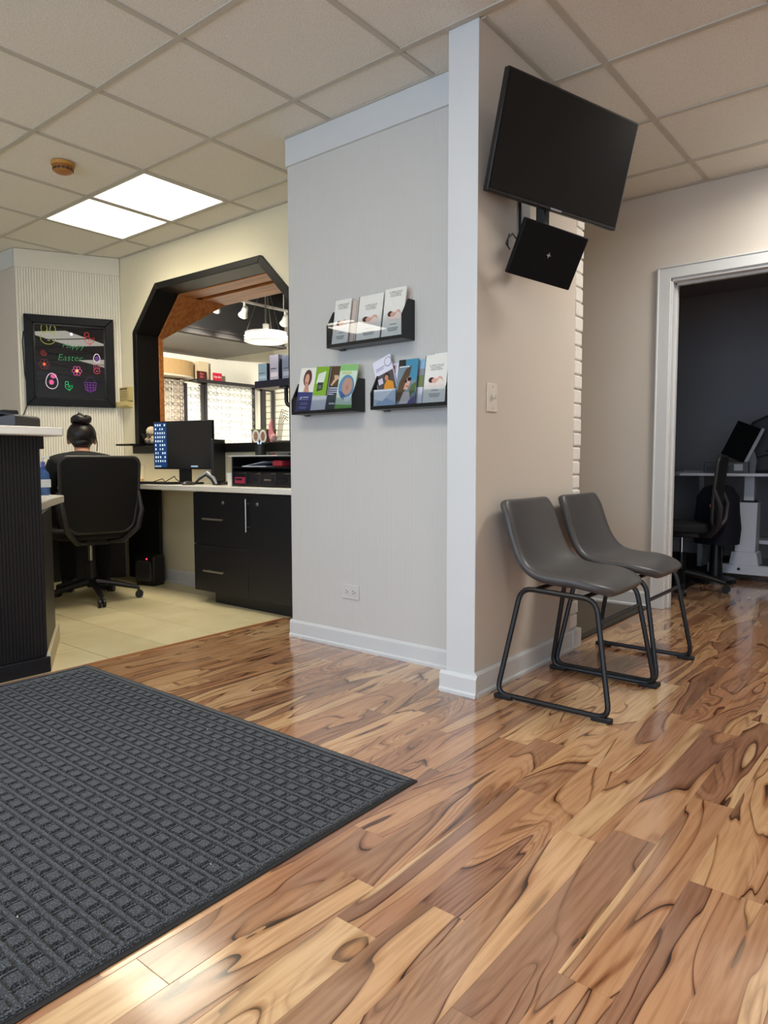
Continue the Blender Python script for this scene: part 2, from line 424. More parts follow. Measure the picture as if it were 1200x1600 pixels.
struct(MB().box(WOOD_X0-0.014, WOOD_X0+0.014, YF, 2.84, -0.004, 0.004).build('trim_1', mat('transition_strip', (150, 98, 60), 0.4), None, bevel=0.003), 'wood transition strip where tile meets laminate')
struct(MB().box(-2.9, -1.49, 3.34, YB, -0.01, 0.001).build('floor', mat('dark_hall_tile', (74, 62, 50), 0.35, var=0.15, scale=9), None), 'dark brown tile floor of the side passage')
struct(MB().box(-1.5, -1.455, 3.33, YB, 0.0, 0.009).build('trim_2', mat('dark_strip', (40, 34, 30), 0.45), None, bevel=0.003), 'dark transition strip at the passage')

# --- ceiling
ceil = empty('ceiling', (0, 0, 0), kind='structure', label='suspended ceiling of white mineral tiles in a metal grid')
MB().box(XL-0.1, XR+0.1, YF-0.1, 4.6, 2.70, 2.78).build('slab_above', mat('plenum', (150, 145, 138), 0.9), ceil)
tm = MB(); hw = T/2-0.004
tm.box(-hw, hw, -hw, hw, 0.004, 0.02)
ceil_me = tm.data('ceiling_tile'); ceil_me.materials.append(M_CEIL)
light_cells = {(-4, 1): 'w', (-3, 1): 'w', (3, 3): 'c', (0, -2): 'c', (1, -2): 'c', (-6, -5): 'c', (-6, -6): 'c', (4, -3): 'c', (5, -3): 'c'}
crest = MB()
i0, i1 = math.floor((XL-GX0)/T), math.ceil((XR-GX0)/T); j0, j1 = math.floor((YF-GY0)/T), math.ceil((4.6-GY0)/T)
for i in range(i0, i1):
    for j in range(j0, j1):
        if (i, j) in light_cells: continue
        x, y = GX0+(i+0.5)*T, GY0+(j+0.5)*T
        ax0, ax1, ay0, ay1 = max(x-hw, XL), min(x+hw, XR), max(y-hw, YF), min(y+hw, 4.5)
        if in_view([(x-hw, y-hw, CZ), (x+hw, y-hw, CZ), (x-hw, y+hw, CZ), (x+hw, y+hw, CZ)], 5) and x > -6.6:
            if x < -2.71 and y > 3.2:
                MB().box(x-hw, x+hw, y-hw, 3.17, CZ+0.004, CZ+0.02).build('ceiling_tile', M_CEIL, ceil)
            else: inst('ceiling_tile', ceil_me, ceil, (x, y, CZ))
        elif ax1 > ax0 and ay1 > ay0:
            crest.box(ax0, ax1, ay0, ay1, CZ+0.004, CZ+0.02)
tag(crest.build('remaining_ceiling_tiles', M_CEIL, ceil), kind='stuff')
for i in range(i0+1, i1):
    x = GX0+i*T
    y1 = 4.5 if x > -1.5 else (3.2 if x > -2.7 else 3.17)
    MB().box(x-0.012, x+0.012, YF, y1, CZ-0.002, CZ+0.006).build('main_tee', M_TEE, ceil)
for j in range(j0+1, j1):
    y = GY0+j*T
    for (xa, xb) in ([(XL, XR)] if y < 2.5 else [(-5.7, -2.71), (-1.43, XR)] if y < 3.2 else [(-2.9, XR)]):
        MB().box(xa, xb, y-0.012, y+0.012, CZ-0.0015, CZ+0.006).build('cross_tee', M_TEE, ceil)
for (xa, xb, ya, yb) in [(-1.43, -1.408, 2.35, 3.33), (-5.3, -2.72, 3.15, 3.172), (-2.9, XR, 4.478, 4.5), (-2.71, -1.56, 2.553, 2.575)]:
    MB().box(xa, xb, ya, yb, CZ-0.003, CZ+0.003).build('wall_angle', M_TEE, ceil)

def ceiling_light(i, j, label, group, mt, watts):
    t = empty('ceiling_light', (GX0+(i+0.5)*T, GY0+(j+0.5)*T, CZ), 0, label, 'ceiling light', group)
    a = T/2-0.014; b2 = a-0.014
    fr = MB()
    for (x0, x1, y0, y1) in [(-a, a, -a, -b2), (-a, a, b2, a), (-a, -b2, -b2, b2), (b2, a, -b2, b2)]: fr.box(x0, x1, y0, y1, -0.001, 0.06)
    fr.box(-a, a, -a, a, 0.055, 0.06)
    fr.build('frame', M_WHITE, t)
    MB().box(-b2, b2, -b2, b2, 0.004, 0.008).build('diffuser', mt, t)
    l = bpy.data.lights.new('panel_lamp', 'AREA'); l.shape = 'SQUARE'; l.size = 2*b2; l.energy = watts; l.spread = math.radians(168 if watts > 20 else 125)
    l.color = (1.0, 0.91, 0.72) if mt is M_PANEL else (1.0, 0.98, 0.93)
    lo = bpy.data.objects.new('panel_lamp', l); COL.objects.link(lo); lo.parent = t; lo.location = (0, 0, 0.0025)
ceiling_light(-4, 1, 'glowing square ceiling panel on the side nearer the fluted wall with the drawing board', 'lit ceiling panels', M_PANEL, PANEL_W)
ceiling_light(-3, 1, 'glowing square ceiling panel further from the drawing board, larger of the pair', 'lit ceiling panels', M_PANEL, PANEL_W)
for k in light_cells:
    if light_cells[k] == 'c':
        lab = {(3, 2): 'ceiling panel over the grey chairs, nearer the television', (3, 3): 'ceiling panel over the grey chairs, nearer the doorway wall', (5, 2): 'ceiling panel by the east wall, further from the doorway', (5, 3): 'ceiling panel by the east wall, nearer the doorway',
               (0, -2): 'ceiling panel over the mat, on the counter side', (1, -2): 'ceiling panel over the mat, on the chair side', (-6, -5): 'ceiling panel behind the counter, nearer the work area', (-6, -6): 'ceiling panel behind the counter, nearer the shop windows',
               (4, -3): 'ceiling panel behind the photographer, nearer the mat', (5, -3): 'ceiling panel behind the photographer, nearer the east wall'}[k]
        ceiling_light(k[0], k[1], lab, 'lit ceiling panels over the waiting area', M_PANELC, {3: 27.0, 0: 5.0, 1: 5.0, -6: 5.0}.get(k[0], PANEL_W))

# --- walls
def fluted(mb, A, B, z0, z1, pitch, depth, out):
    """vertical beadboard surface from A to B (2-D), proud of the wall by `out`"""
    A, B = Vector(A), Vector(B); d = (B-A); L = d.length; d.normalize(); n = Vector((d.y, -d.x))
    k = max(1, int(L/pitch)); p = L/k; prof = []
    for q in range(k):
        s = q*p
        prof += [(s, out-depth), (s+p*0.1, out), (s+p*0.9, out)]
    prof.append((L, out-depth))
    vs = []
    for z in (z0, z1):
        for s, o in prof: w = A+d*s+n*o; vs.append((w.x, w.y, z))
    m_ = len(prof)
    mb.add(vs, [(q, q+1, m_+q+1, m_+q) for q in range(m_-1)])
    return mb

# partition that carries the leaflet racks and, round its corner, the television
wp = struct(MB().box(-2.71, -1.56, 2.58, 3.235, 0, CZ).build('wall_partition', M_GREY, None), 'pale grey beadboard partition with leaflet racks')
fluted(MB(), (-2.71, 2.58), (-1.56, 2.58), 0.09, 2.435, 0.021, 0.0007, 0.005).build('beadboard', M_GREY, wp)
MB().box(-2.712, -1.56, 2.562, 2.58, 2.435, CZ).build('cornice_board', M_WHITE, wp, bevel=0.002)
struct(MB().box(-1.56, -1.43, 2.345, 3.235, 0, CZ).build('wall_right', M_BEIGE, None), 'beige wall end with the television')
struct(MB().box(-1.562, -1.428, 2.335, 2.58, 0, CZ).build('trim_3', M_WHITE, None, bevel=0.002), 'white corner board at the wall end')
# repaint the passage side of the corner board by a thin beige skin of the wall itself
MB().box(-1.43, -1.4275, 2.3365, 2.60, 0.1, CZ).build('wall_skin', M_BEIGE, bpy.data.objects['wall_right'])
def baseboard(name, A, B, h, t, label, bev=0.003):
    A, B = Vector(A), Vector(B); d = (B-A); L = d.length; d.normalize(); n = Vector((d.y, -d.x))
    pr = [(0, 0), (t+0.006, 0), (t+0.006, 0.012), (t, 0.02), (t, h-0.012), (t*0.5, h), (0, h)]
    vs = []
    for s in (0, L):
        for o, z in pr: w = A+d*s+n*o; vs.append((w.x, w.y, z))
    k = len(pr)
    o = MB().add(vs, [tuple(range(k)), tuple(range(2*k-1, k-1, -1))]+[(q, (q+1) % k, k+(q+1) % k, k+q) for q in range(k)]).build(name, M_WHITE, None)
    return struct(o, label)
baseboard('baseboard_front', (-2.722, 2.58), (-1.56, 2.58), 0.09, 0.014, 'white baseboard below the leaflet racks')
baseboard('baseboard_column', (-1.585, 2.337), (-1.412, 2.337), 0.085, 0.016, 'white plinth at the foot of the corner board')
baseboard('baseboard_right', (-1.43, 2.335), (-1.43, 3.235), 0.098, 0.014, 'white baseboard behind the chairs')
baseboard('baseboard_far', (-2.9, 4.5), (-1.44, 4.5), 0.1, 0.014, 'white baseboard of the far wall')

# white painted brick end of the television wall
be = struct(MB().box(-1.56, -1.436, 3.235, 3.315, 0, CZ).build('wall_brick', M_MORTAR, None), 'white painted brick wall end')
bm_ = MB().box(-0.066, 0.066, -0.0445, 0.0445, -0.0315, 0.0315)
br_me = bm_.data('brick'); br_me.materials.append(M_BRICKW)
z = 0.1; k = 0
MB().box(-1.565, -1.412, 3.235, 3.335, 0, 0.095).build('plinth_block', M_WHITE, be, bevel=0.004)
while z < CZ-0.05:
    o = inst('brick', br_me, be, (-1.496+random.uniform(-0.002, 0.003), 3.281+random.uniform(-0.003, 0.004), z+0.034), (0, 0, random.uniform(-0.02, 0.02)))
    bv = o.modifiers.new('bevel', 'BEVEL'); bv.width = 0.007; bv.segments = 2
    z += 0.0695; k += 1

# back wall of the work area with the arched pass-through
wb = MB()
Y0, Y1 = 3.17, 3.34
wb.prism([(-5.4, 0), (-5.08, 0), (-5.08, CZ), (-5.4, CZ)], Y0, Y1, 'y')
wb.prism([(-5.08, 0), (-3.29, 0), (-3.29, 1.03), (-5.08, 1.03)], Y0, Y1, 'y')
wb.prism([(-3.29, 0), (-2.70, 0), (-2.70, CZ), (-3.29, CZ)], Y0, Y1, 'y')
wb.prism([(-5.08, 1.95), (-4.775, 2.27), (-4.775, CZ), (-5.08, CZ)], Y0, Y1, 'y')
wb.prism([(-4.775, 2.27), (-3.585, 2.27), (-3.585, CZ), (-4.775, CZ)], Y0, Y1, 'y')
wb.prism([(-3.585, 2.27), (-3.29, 1.97), (-3.29, CZ), (-3.585, CZ)], Y0, Y1, 'y')
struct(wb.build('wall_back', M_CREAM, None), 'cream wall with the arched pass-through')
struct(MB().box(-2.9, -2.69, 3.235, 3.34, 0, CZ).build('wall_corner', M_CREAM, None), 'wall corner behind the partition')
OUT = [(-5.105, 1.0), (-5.105, 1.965), (-4.782, 2.295), (-3.578, 2.285), (-3.265, 1.975), (-3.265, 1.0)]
INN = [(-5.05, 1.06), (-5.05, 1.943), (-4.76, 2.243), (-3.6, 2.236), (-3.32, 1.955), (-3.32, 1.06)]
win = empty('window_1', (0, 0, 0), kind='structure', label='arched pass-through with black casing and orange wood lining')
for a in range(5):
    b2 = a+1
    MB().prism([OUT[a], OUT[b2], INN[b2], INN[a]], 3.145, 3.345, 'y').build('casing_board', M_BLACKP, win, bevel=0.003)
MB().prism([(-5.105, 1.0), (-3.265, 1.0), (-3.265, 1.062), (-5.105, 1.062)], 3.12, 3.345, 'y').build('sill_board', M_BLACKP, win, bevel=0.003)
MB().box(-5.2, -4.99, 3.03, 3.145, 1.062, 1.077).build('corner_ledge', M_BLACKP, win, bevel=0.002)
MB().box(-5.075, -5.045, 3.345, 3.385, 1.06, 1.93).build('wood_jamb', M_PINE, win, bevel=0.002)
MB().box(-3.33, -3.30, 3.345, 3.385, 1.06, 1.95).build('wood_jamb', M_PINE, win, bevel=0.002)
def slab_quad(q, th):
    q = [Vector(v) for v in q]; n = (q[1]-q[0]).cross(q[3]-q[0]).normalized()*th
    if n.z < 0: n = -n
    return MB().add(q+[v+n for v in q], [(0, 1, 2, 3), (7, 6, 5, 4), (0, 4, 5, 1), (1, 5, 6, 2), (2, 6, 7, 3), (3, 7, 4, 0)])
slab_quad([(-5.05, 3.345, 1.93), (-4.755, 3.345, 2.232), (-4.755, 3.80, 2.232), (-5.05, 3.39, 1.93)], 0.05).build('wood_brace', M_PINE, win, bevel=0.003)
slab_quad([(-3.32, 3.345, 1.945), (-3.605, 3.345, 2.228), (-3.605, 3.80, 2.228), (-3.32, 3.39, 1.945)], 0.05).build('wood_brace', M_PINE, win, bevel=0.003)
MB().box(-4.76, -3.6, 3.345, 3.50, 2.233, 2.30).build('wood_header', M_PINE, win, bevel=0.003)
MB().box(-4.76, -3.6, 3.56, 3.80, 2.233, 2.30).build('wood_header', M_PINE, win, bevel=0.003)
MB().box(-4.80, -3.56, 3.345, 3.80, 2.255, 2.32).build('wood_backing', mat('dark_pine', (92, 44, 22), 0.5, var=0.1, scale=20), win)

# angled corner wall with white fluted panelling
EA, EB = Vector((-5.665, 2.505)), Vector((-5.312, 3.17))
ed = (EB-EA).normalized(); en = Vector((ed.y, -ed.x)); EL = (EB-EA).length
def EP(u, o, z): w = EA+ed*u+en*o; return (w.x, w.y, z)
we = MB().prism([tuple(EA), tuple(EB), tuple(EB-en*0.12), tuple(EA-en*0.12)], 0, CZ, 'z').build('wall_angled', M_CREAM, None); struct(we, 'angled corner wall with fluted panelling')
fluted(MB(), EA, EB, 0.0, 2.435, 0.0185, 0.006, 0.008).build('beadboard', mat('white_fluted_panel', (226, 220, 204), 0.6), we)
cb = MB(); cb.prism([tuple(EA+en*0.016-ed*0.004), tuple(EB+en*0.016), tuple(EB), tuple(EA)], 2.435, CZ, 'z'); cb.build('cornice_board', mat('warm_tinted_white', (222, 215, 198), 0.5), we)  # trim white warmed in colour to offset the blue window light
struct(MB().box(XL, -5.66, 2.505, 2.62, 0, CZ).build('wall_left', M_BEIGE, None), 'wall beyond the angled corner')
MB().box(XL, -5.668, 2.489, 2.505, 2.435, CZ).build('cornice_board', M_WHITE, bpy.data.objects['wall_left'])
struct(MB().box(XL-0.1, XL, YF, 2.6, 0, CZ).build('wall_west', M_BEIGE, None))
struct(MB().box(XR, XR+0.1, YF, 4.6, 0, CZ).build('wall_east', M_BEIGE, None))
# front wall behind the photographer with two shop windows
wf = MB()
for (x0, x1, z0, z1) in [(XL, -3.5, 0, CZ), (-0.9, -0.4, 0, CZ), (2.2, XR, 0, CZ), (-3.5, -0.9, 0, 0.25), (-0.4, 2.2, 0, 0.25), (-3.5, -0.9, 2.25, CZ), (-0.4, 2.2, 2.25, CZ)]:
    wf.box(x0, x1, YF-0.1, YF, z0, z1)
struct(wf.build('wall_front', M_BEIGE, None))

# far wall with the doorway to the exam room
fwall = MB()
fwall.box(-2.9, -1.375, YB, YB+0.12, 0, CZ); fwall.box(-1.375, -0.42, YB, YB+0.12, 2.045, CZ); fwall.box(-0.42, XR, YB, YB+0.12, 0, CZ)
struct(fwall.build('wall_far', M_BEIGE, None), 'beige far wall with a doorway')
door = empty('door_1', (0, 0, 0), kind='structure', label='white door frame opening on the dark exam room')
def casing(name, x0, x1, z0, z1, y0, y1): MB().box(x0, x1, y0, y1, z0, z1).build(name, M_WHITE, door, bevel=0.003)
casing('casing', -1.445, -1.372, 0, 2.045, YB-0.018, YB)
casing('casing', -0.425, -0.352, 0, 2.045, YB-0.018, YB)
casing('casing', -1.445, -0.352, 2.04, 2.108, YB-0.018, YB)
casing('jamb', -1.385, -1.362, 0, 2.04, YB-0.004, YB+0.13)
casing('jamb', -0.435, -0.412, 0, 2.04, YB-0.004, YB+0.13)
casing('head_jamb', -1.385, -0.412, 2.022, 2.045, YB-0.004, YB+0.13)
casing('door_stop', -1.364, -1.35, 0, 2.03, YB+0.05, YB+0.085)
casing('door_stop', -1.37, -0.43, 2.008, 2.024, YB+0.05, YB+0.085)
casing('back_band', -1.452, -1.440, 0, 2.112, YB-0.024, YB)
casing('back_band', -1.452, -0.345, 2.104, 2.114, YB-0.024, YB)
# exam room shell
M_DK = mat('grey_exam_room_paint', (190, 186, 186), 0.8, var=0.02, scale=3)
ex = MB(); ex.box(-2.9, XR, 7.5, 7.6, 0, CZ); ex.box(-3.0, -2.9, YB, 7.6, 0, CZ); ex.box(XR, XR+0.1, YB, 7.6, 0, CZ)
struct(ex.build('wall_exam', M_DK, None), 'grey wall of the dark exam room')
struct(MB().box(-3.0, XR+0.1, YB+0.1, 7.6, CZ, CZ+0.1).build('ceiling', M_DK, None), 'exam room ceiling')
struct(MB().box(-2.9, XR, 7.485, 7.5, 0, 0.1).build('baseboard_exam', M_WHITE, None))

# optical shop shell seen through the arch
M_SHOPW = mat('shop_white_wall', (238, 234, 220), 0.7, var=0.01)
M_SHOPB = mat('shop_black_ceiling', (22, 21, 21), 0.8, var=0.1)
struct(MB().box(-7.5, -7.4, 3.2, 6.85, 0, 3.1).build('wall_shop', M_SHOPW, None), 'white wall of the optical shop with frame displays')
struct(MB().box(-7.5, -2.9, 6.75, 6.85, 0, 3.1).build('wall_shop_end', M_SHOPW, None), 'white end wall of the optical shop')
struct(MB().box(-2.98, -2.9, 3.3, 6.85, 0, 3.1).build('wall_shop_side', M_SHOPW, None))
so = MB(); so.box(-7.5, -2.9, 3.2, 6.85, 3.0, 3.1); so.box(-7.5, -2.9, 3.24, 3.34, CZ, 3.0)
struct(so.build('ceiling', M_SHOPB, None), 'black exposed ceiling of the optical shop')
sf = MB().box(-7.4, -6.15, 3.34, 5.75, 2.25, 3.0).build('ceiling', mat('shop_grey_soffit', (120, 117, 112), 0.7), None); struct(sf, 'grey soffit over the frame displays')
MB().box(-6.15, -6.13, 3.34, 5.75, 2.27, 3.0).build('fascia', M_SHOPB, sf)
MB().box(-6.16, -6.10, 3.34, 5.75, 2.25, 2.275).build('fascia_rail', mat('dark_rail', (40, 37, 35), 0.85, spec=0.15), sf)
MB().box(-6.155, -6.115, 3.34, 5.75, 2.31, 2.33).build('fascia_rail', mat('dark_rail', (40, 37, 35), 0.85, spec=0.15), sf)
struct(MB().box(-7.4, -2.9, 3.34, 6.75, -0.01, 0).build('floor', mat('shop_floor', (150, 140, 125), 0.5), None), 'optical shop floor')
# ------------------------------------------------------------------ entrance mat
MX0, MX1, MY0, MY1 = -3.04, -1.168, 0.385, 1.602
em = empty('entrance_mat', ((MX0+MX1)/2, (MY0+MY1)/2, 0), 0, 'large charcoal ribbed entrance mat on the wood floor', 'mat')
wx, wy = (MX1-MX0)/2, (MY1-MY0)/2
MB().box(-wx, wx, -wy, wy, 0.0006, 0.0045).build('rubber_backing', mat('black_rubber', (20, 20, 22), 0.7, var=0.1, scale=30), em, bevel=0.002)
MB().box(-wx+0.012, wx-0.012, -wy+0.012, wy-0.012, 0.0045, 0.0065).build('fibre_base', M_MATF, em)
bd = MB()
for (x0, x1, y0, y1) in [(-wx+0.014, wx-0.014, wy-0.032, wy-0.014), (-wx+0.014, wx-0.014, -wy+0.014, -wy+0.032), (wx-0.032, wx-0.014, -wy+0.034, wy-0.034), (-wx+0.014, -wx+0.032, -wy+0.034, wy-0.034)]:
    bd.box(x0, x1, y0, y1, 0.006, 0.0105)
bd.build('border_rib', M_MATF, em, bevel=0.002)
rb = MB(); cx_, cy_ = 0.0510, 0.0485
nx, ny = int((2*wx-0.07)/cx_), int((2*wy-0.07)/cy_)
x0, y0 = wx-0.016-nx*cx_, -ny*cy_/2
def pad(mb, cx, cy, a, b2, z0, z1, sl=0.003):
    mb.add([(cx-a, cy-b2, z0), (cx+a, cy-b2, z0), (cx+a, cy+b2, z0), (cx-a, cy+b2, z0), (cx-a+sl, cy-b2+sl, z1), (cx+a-sl, cy-b2+sl, z1), (cx+a-sl, cy+b2-sl, z1), (cx-a+sl, cy+b2-sl, z1)],
           [(4, 5, 6, 7), (0, 1, 5, 4), (1, 2, 6, 5), (2, 3, 7, 6), (3, 0, 4, 7)])
for j in range(ny+1): pad(rb, x0+nx*cx_/2, y0+j*cy_, nx*cx_/2, 0.0058, 0.0063, 0.0128, 0.002)
for i in range(nx+1):
    for j in range(ny): pad(rb, x0+i*cx_, y0+(j+0.5)*cy_, 0.0036, 0.0165, 0.0063, 0.0105, 0.0015)
for i in range(nx):
    for j in range(ny):
        pad(rb, x0+(i+0.5)*cx_, y0+(j+0.5)*cy_, 0.0175, 0.0150, 0.0063, 0.0135)
tag(rb.build('raised_ribs_and_squares', M_MATF, em), kind='stuff')
rng = random.Random(3)
sp = MB()
for k in range(26):
    x, y = rng.uniform(-wx+0.05, wx-0.05), rng.uniform(-wy+0.1, wy-0.05); sp.ball((x, y, 0.0115), 0.0022, n=5, k=3)
tag(sp.build('grit_specks', mat('pale_grit', (200, 200, 198), 0.6), em), kind='stuff')

# ------------------------------------------------------------------ side chairs
M_LEATH = mat('grey_faux_leather', (72, 70, 70), 0.38, var=0.06, scale=25, bump=0.12, bscale=350)
def side_chair(loc, label):
    t = empty('side_chair', loc, 0, label, 'chair', 'grey chairs against the wall')
    prof = [(0.022, 0.795, .182), (0.026, 0.775, .205), (0.037, 0.735, .212), (0.055, 0.67, .216), (0.08, 0.60, .220), (0.112, 0.54, .226), (0.16, 0.492, .232), (0.225, 0.468, .236),
            (0.30, 0.462, .236), (0.37, 0.463, .232), (0.425, 0.461, .218), (0.458, 0.452, .190), (0.47, 0.440, .150)]
    nw = 9; vs = []; k = len(prof)
    for side in (0, 1):
        for i, (x, z, w) in enumerate(prof):
            a = prof[max(0, i-1)]; b2 = prof[min(k-1, i+1)]
            tx, tz = b2[0]-a[0], b2[1]-a[1]; L = math.hypot(tx, tz); nx_, nz_ = -tz/L, tx/L       # normal towards the sitter
            if nx_ < 0 and abs(nx_) > abs(nz_): nx_, nz_ = -nx_, -nz_
            if abs(nz_) >= abs(nx_) and nz_ < 0: nx_, nz_ = -nx_, -nz_
            th = 0.042*(1-side)
            for j in range(nw):
                s = -1+2*j/(nw-1)
                cup = 0.026*abs(s)**2.2*(1.0 if 1 < i < 10 else 0.5)
                edge = 0.003*(abs(s) > 0.95)
                d = cup+(th-edge if side == 0 else edge)
                vs.append((x+nx_*d, s*w, z+nz_*d-0.022))
    fs = []
    for i in range(k-1):
        for j in range(nw-1):
            q = i*nw+j; fs.append((q, q+1, q+nw+1, q+nw)); q += k*nw; fs.append((q+nw, q+nw+1, q+1, q))
    o2 = k*nw
    rim = [j for j in range(nw)]+[i*nw+nw-1 for i in range(1, k)]+[(k-1)*nw+j for j in range(nw-2, -1, -1)]+[i*nw for i in range(k-2, 0, -1)]
    for q in range(len(rim)):
        a, b2 = rim[q], rim[(q+1) % len(rim)]; fs.append((a, o2+a, o2+b2, b2))
    sh = MB().add(vs, fs).build('seat_shell', M_LEATH, t, smooth=True)
    for p in sh.data.polygons: p.use_smooth = True
    for e in sh.data.edges: e.use_edge_sharp = False
    ss = sh.modifiers.new('sub', 'SUBSURF'); ss.levels = 2; ss.render_levels = 2
    sm = MB(); pth = []
    for i, (x, z, w) in enumerate(prof): pth.append((x, w*1.0, z-0.004))
    for sgn in (-1, 1):
        yb, yt = 0.248*sgn, 0.205*sgn
        pts = [(0.07, yb, 0.016), (0.525, yb, 0.016), (0.452, yt, 0.428), (0.15, yt, 0.440)]
        MB().tube(round_path(pts, 0.05, 5, closed=True), 0.0105, 8, closed=True).build('side_frame', M_DARKMET, t, smooth=True)
        for fx in (0.10, 0.498):
            MB().box(fx-0.038, fx+0.038, yb-0.013, yb+0.013, 0.0, 0.018).build('foot_pad', mat('black_foot_pad', (16, 16, 17), 0.6), t, bevel=0.004)
    MB().cyl((0.464, -0.212, 0.345), (0.464, 0.212, 0.345), 0.008, 8).build('front_stretcher', M_DARKMET, t, smooth=True)
    MB().cyl((0.20, -0.205, 0.436), (0.20, 0.205, 0.436), 0.009, 8).build('seat_support', M_DARKMET, t, smooth=True)
    MB().cyl((0.40, -0.205, 0.43), (0.40, 0.205, 0.43), 0.009, 8).build('seat_support', M_DARKMET, t, smooth=True)
    return t
side_chair((-1.43, 2.642, 0), 'grey leather-look chair with black tube legs, nearest the white corner board')
side_chair((-1.43, 3.170, 0), 'grey leather-look chair with black tube legs, further back beside the doorway')

# ------------------------------------------------------------------ television and player
def euler_m(a, b, c): return Matrix.Rotation(a, 4, 'Z') @ Matrix.Rotation(b, 4, 'Y') @ Matrix.Rotation(c, 4, 'X')
tv = empty('television', (-1.217, 2.652, 2.124), 0, 'large black flat television tilted on a wall arm', 'television')
tv.rotation_euler = euler_m(math.radians(-19.5), math.radians(13.6), math.radians(-2.3)).to_euler()
W, Hh = 0.71, 0.418
MB().box(-0.028, 0.0, -W/2, W/2, -Hh/2, Hh/2).build('housing', M_BLK, tv, bevel=0.004)
MB().box(0.0, 0.0015, -W/2+0.008, W/2-0.008, -Hh/2+0.014, Hh/2-0.008).build('screen', mat('dark_screen', (9, 9, 9), 0.22, var=0.05), tv)
MB().box(0.0, 0.0012, -0.03, 0.03, -Hh/2+0.003, -Hh/2+0.010).build('logo_strip', mat('silver_print', (150, 150, 150), 0.4), tv)
MB().box(-0.055, -0.028, -0.2, 0.2, -0.13, 0.12).build('rear_cover', M_BLK, tv, bevel=0.01)
MB().box(-0.075, -0.055, -0.06, 0.06, -0.09, 0.06).build('mount_plate', M_DARKMET, tv, bevel=0.002)
arm = empty('television_bracket', (-1.43, 2.70, 1.98), 0, 'black articulated wall arm between television and player', 'wall mount')
MB().box(0, 0.012, -0.04, 0.04, -0.12, 0.14).build('wall_plate', M_DARKMET, arm, bevel=0.002)
MB().cyl((0.012, 0, 0.1), (0.10, -0.02, 0.12), 0.014, 10).build('upper_arm', M_DARKMET, arm, smooth=True)
MB().box(0.085, 0.125, -0.055, -0.012, -0.25, 0.13).build('drop_bar', M_DARKMET, arm, bevel=0.004)
MB().cyl((0.012, 0, -0.08), (0.10, -0.03, -0.12), 0.012, 10).build('lower_arm', M_DARKMET, arm, smooth=True)
MB().cyl((0.105, -0.033, -0.225), (0.159, -0.119, -0.238), 0.012, 10).build('player_peg', M_DARKMET, arm, smooth=True)
MB().box(0.11, 0.15, -0.075, -0.005, -0.165, -0.125).build('knuckle', M_BLK, arm, bevel=0.006)
pl = empty('media_player', (-1.25, 2.571, 1.729), 0, 'small black flat player with silver emblem hung under the television', 'player')
pl.rotation_euler = euler_m(math.radians(-27.9), math.radians(25.5), math.radians(-7.4)).to_euler()
w2, h2 = 0.308, 0.205
MB().box(-0.022, 0, -w2/2, w2/2, -h2/2, h2/2).build('case', mat('matt_black_lid', (11, 11, 15), 0.6, spec=0.2, var=0.05), pl, bevel=0.004)
MB().box(-0.03, -0.022, -w2/2+0.01, w2/2-0.01, -h2/2+0.01, h2/2-0.01).build('base_plate', M_BLK, pl, bevel=0.002)
em2 = MB(); em2.prism([(-0.012, 0), (-0.003, 0.003), (0, 0.012), (0.003, 0.003), (0.012, 0), (0.003, -0.003), (0, -0.012), (-0.003, -0.003)], 0.0, 0.0008, 'x')
em2.build('emblem', mat('silver_emblem', (210, 212, 215), 0.25, metal=0.8), pl)
MB().tube([(-0.02, -w2/2+0.004, 0.02), (-0.025, -w2/2-0.02, 0.035), (-0.03, -w2/2-0.028, 0.015), (-0.03, -w2/2-0.02, -0.01), (-0.02, -w2/2-0.012, -0.02), (-0.03, -w2/2-0.03, -0.005), (-0.045, -w2/2-0.02, 0.03)], 0.003, 6).build('cable', M_BLK, pl, smooth=True)
sw = empty('light_switch', (-1.4275, 2.448, 1.183), 0, 'cream toggle switch plate on the wall below the television', 'switch')
MB().box(0, 0.006, -0.038, 0.038, -0.056, 0.056).build('cover_plate', mat('ivory_plate', (222, 214, 200), 0.4), sw, bevel=0.002)
MB().box(0.006, 0.02, -0.005, 0.005, -0.004, 0.014).build('toggle', mat('ivory_toggle', (205, 196, 180), 0.4), sw, bevel=0.002)
for zz in (-0.042, 0.042): MB().cyl((0.006, 0, zz), (0.0072, 0, zz), 0.0035, 8).build('screw', M_STEEL, sw)
ol = empty('wall_outlet', (-2.29, 2.575, 0.287), 0, 'horizontal pale duplex outlet low on the beadboard wall', 'outlet')
M_OUT = mat('pale_outlet', (206, 203, 198), 0.45); M_SLOT = mat('slot_dark', (40, 38, 36), 0.7)
MB().box(-0.056, 0.056, -0.006, 0, -0.036, 0.036).build('cover_plate', M_OUT, ol, bevel=0.002)
for cx in (-0.022, 0.022):
    MB().prism(circle2(cx, 0, 0.016, 0.015, 14), -0.009, -0.006, 'y').build('receptacle', M_OUT, ol)
    sl = MB(); sl.box(cx-0.006, cx+0.004, -0.0096, -0.009, 0.005, 0.0075); sl.box(cx-0.006, cx+0.003, -0.0096, -0.009, -0.0075, -0.005); sl.prism(circle2(cx+0.009, 0, 0.0028, n=8), -0.0096, -0.009, 'y')
    sl.build('slots', M_SLOT, ol)

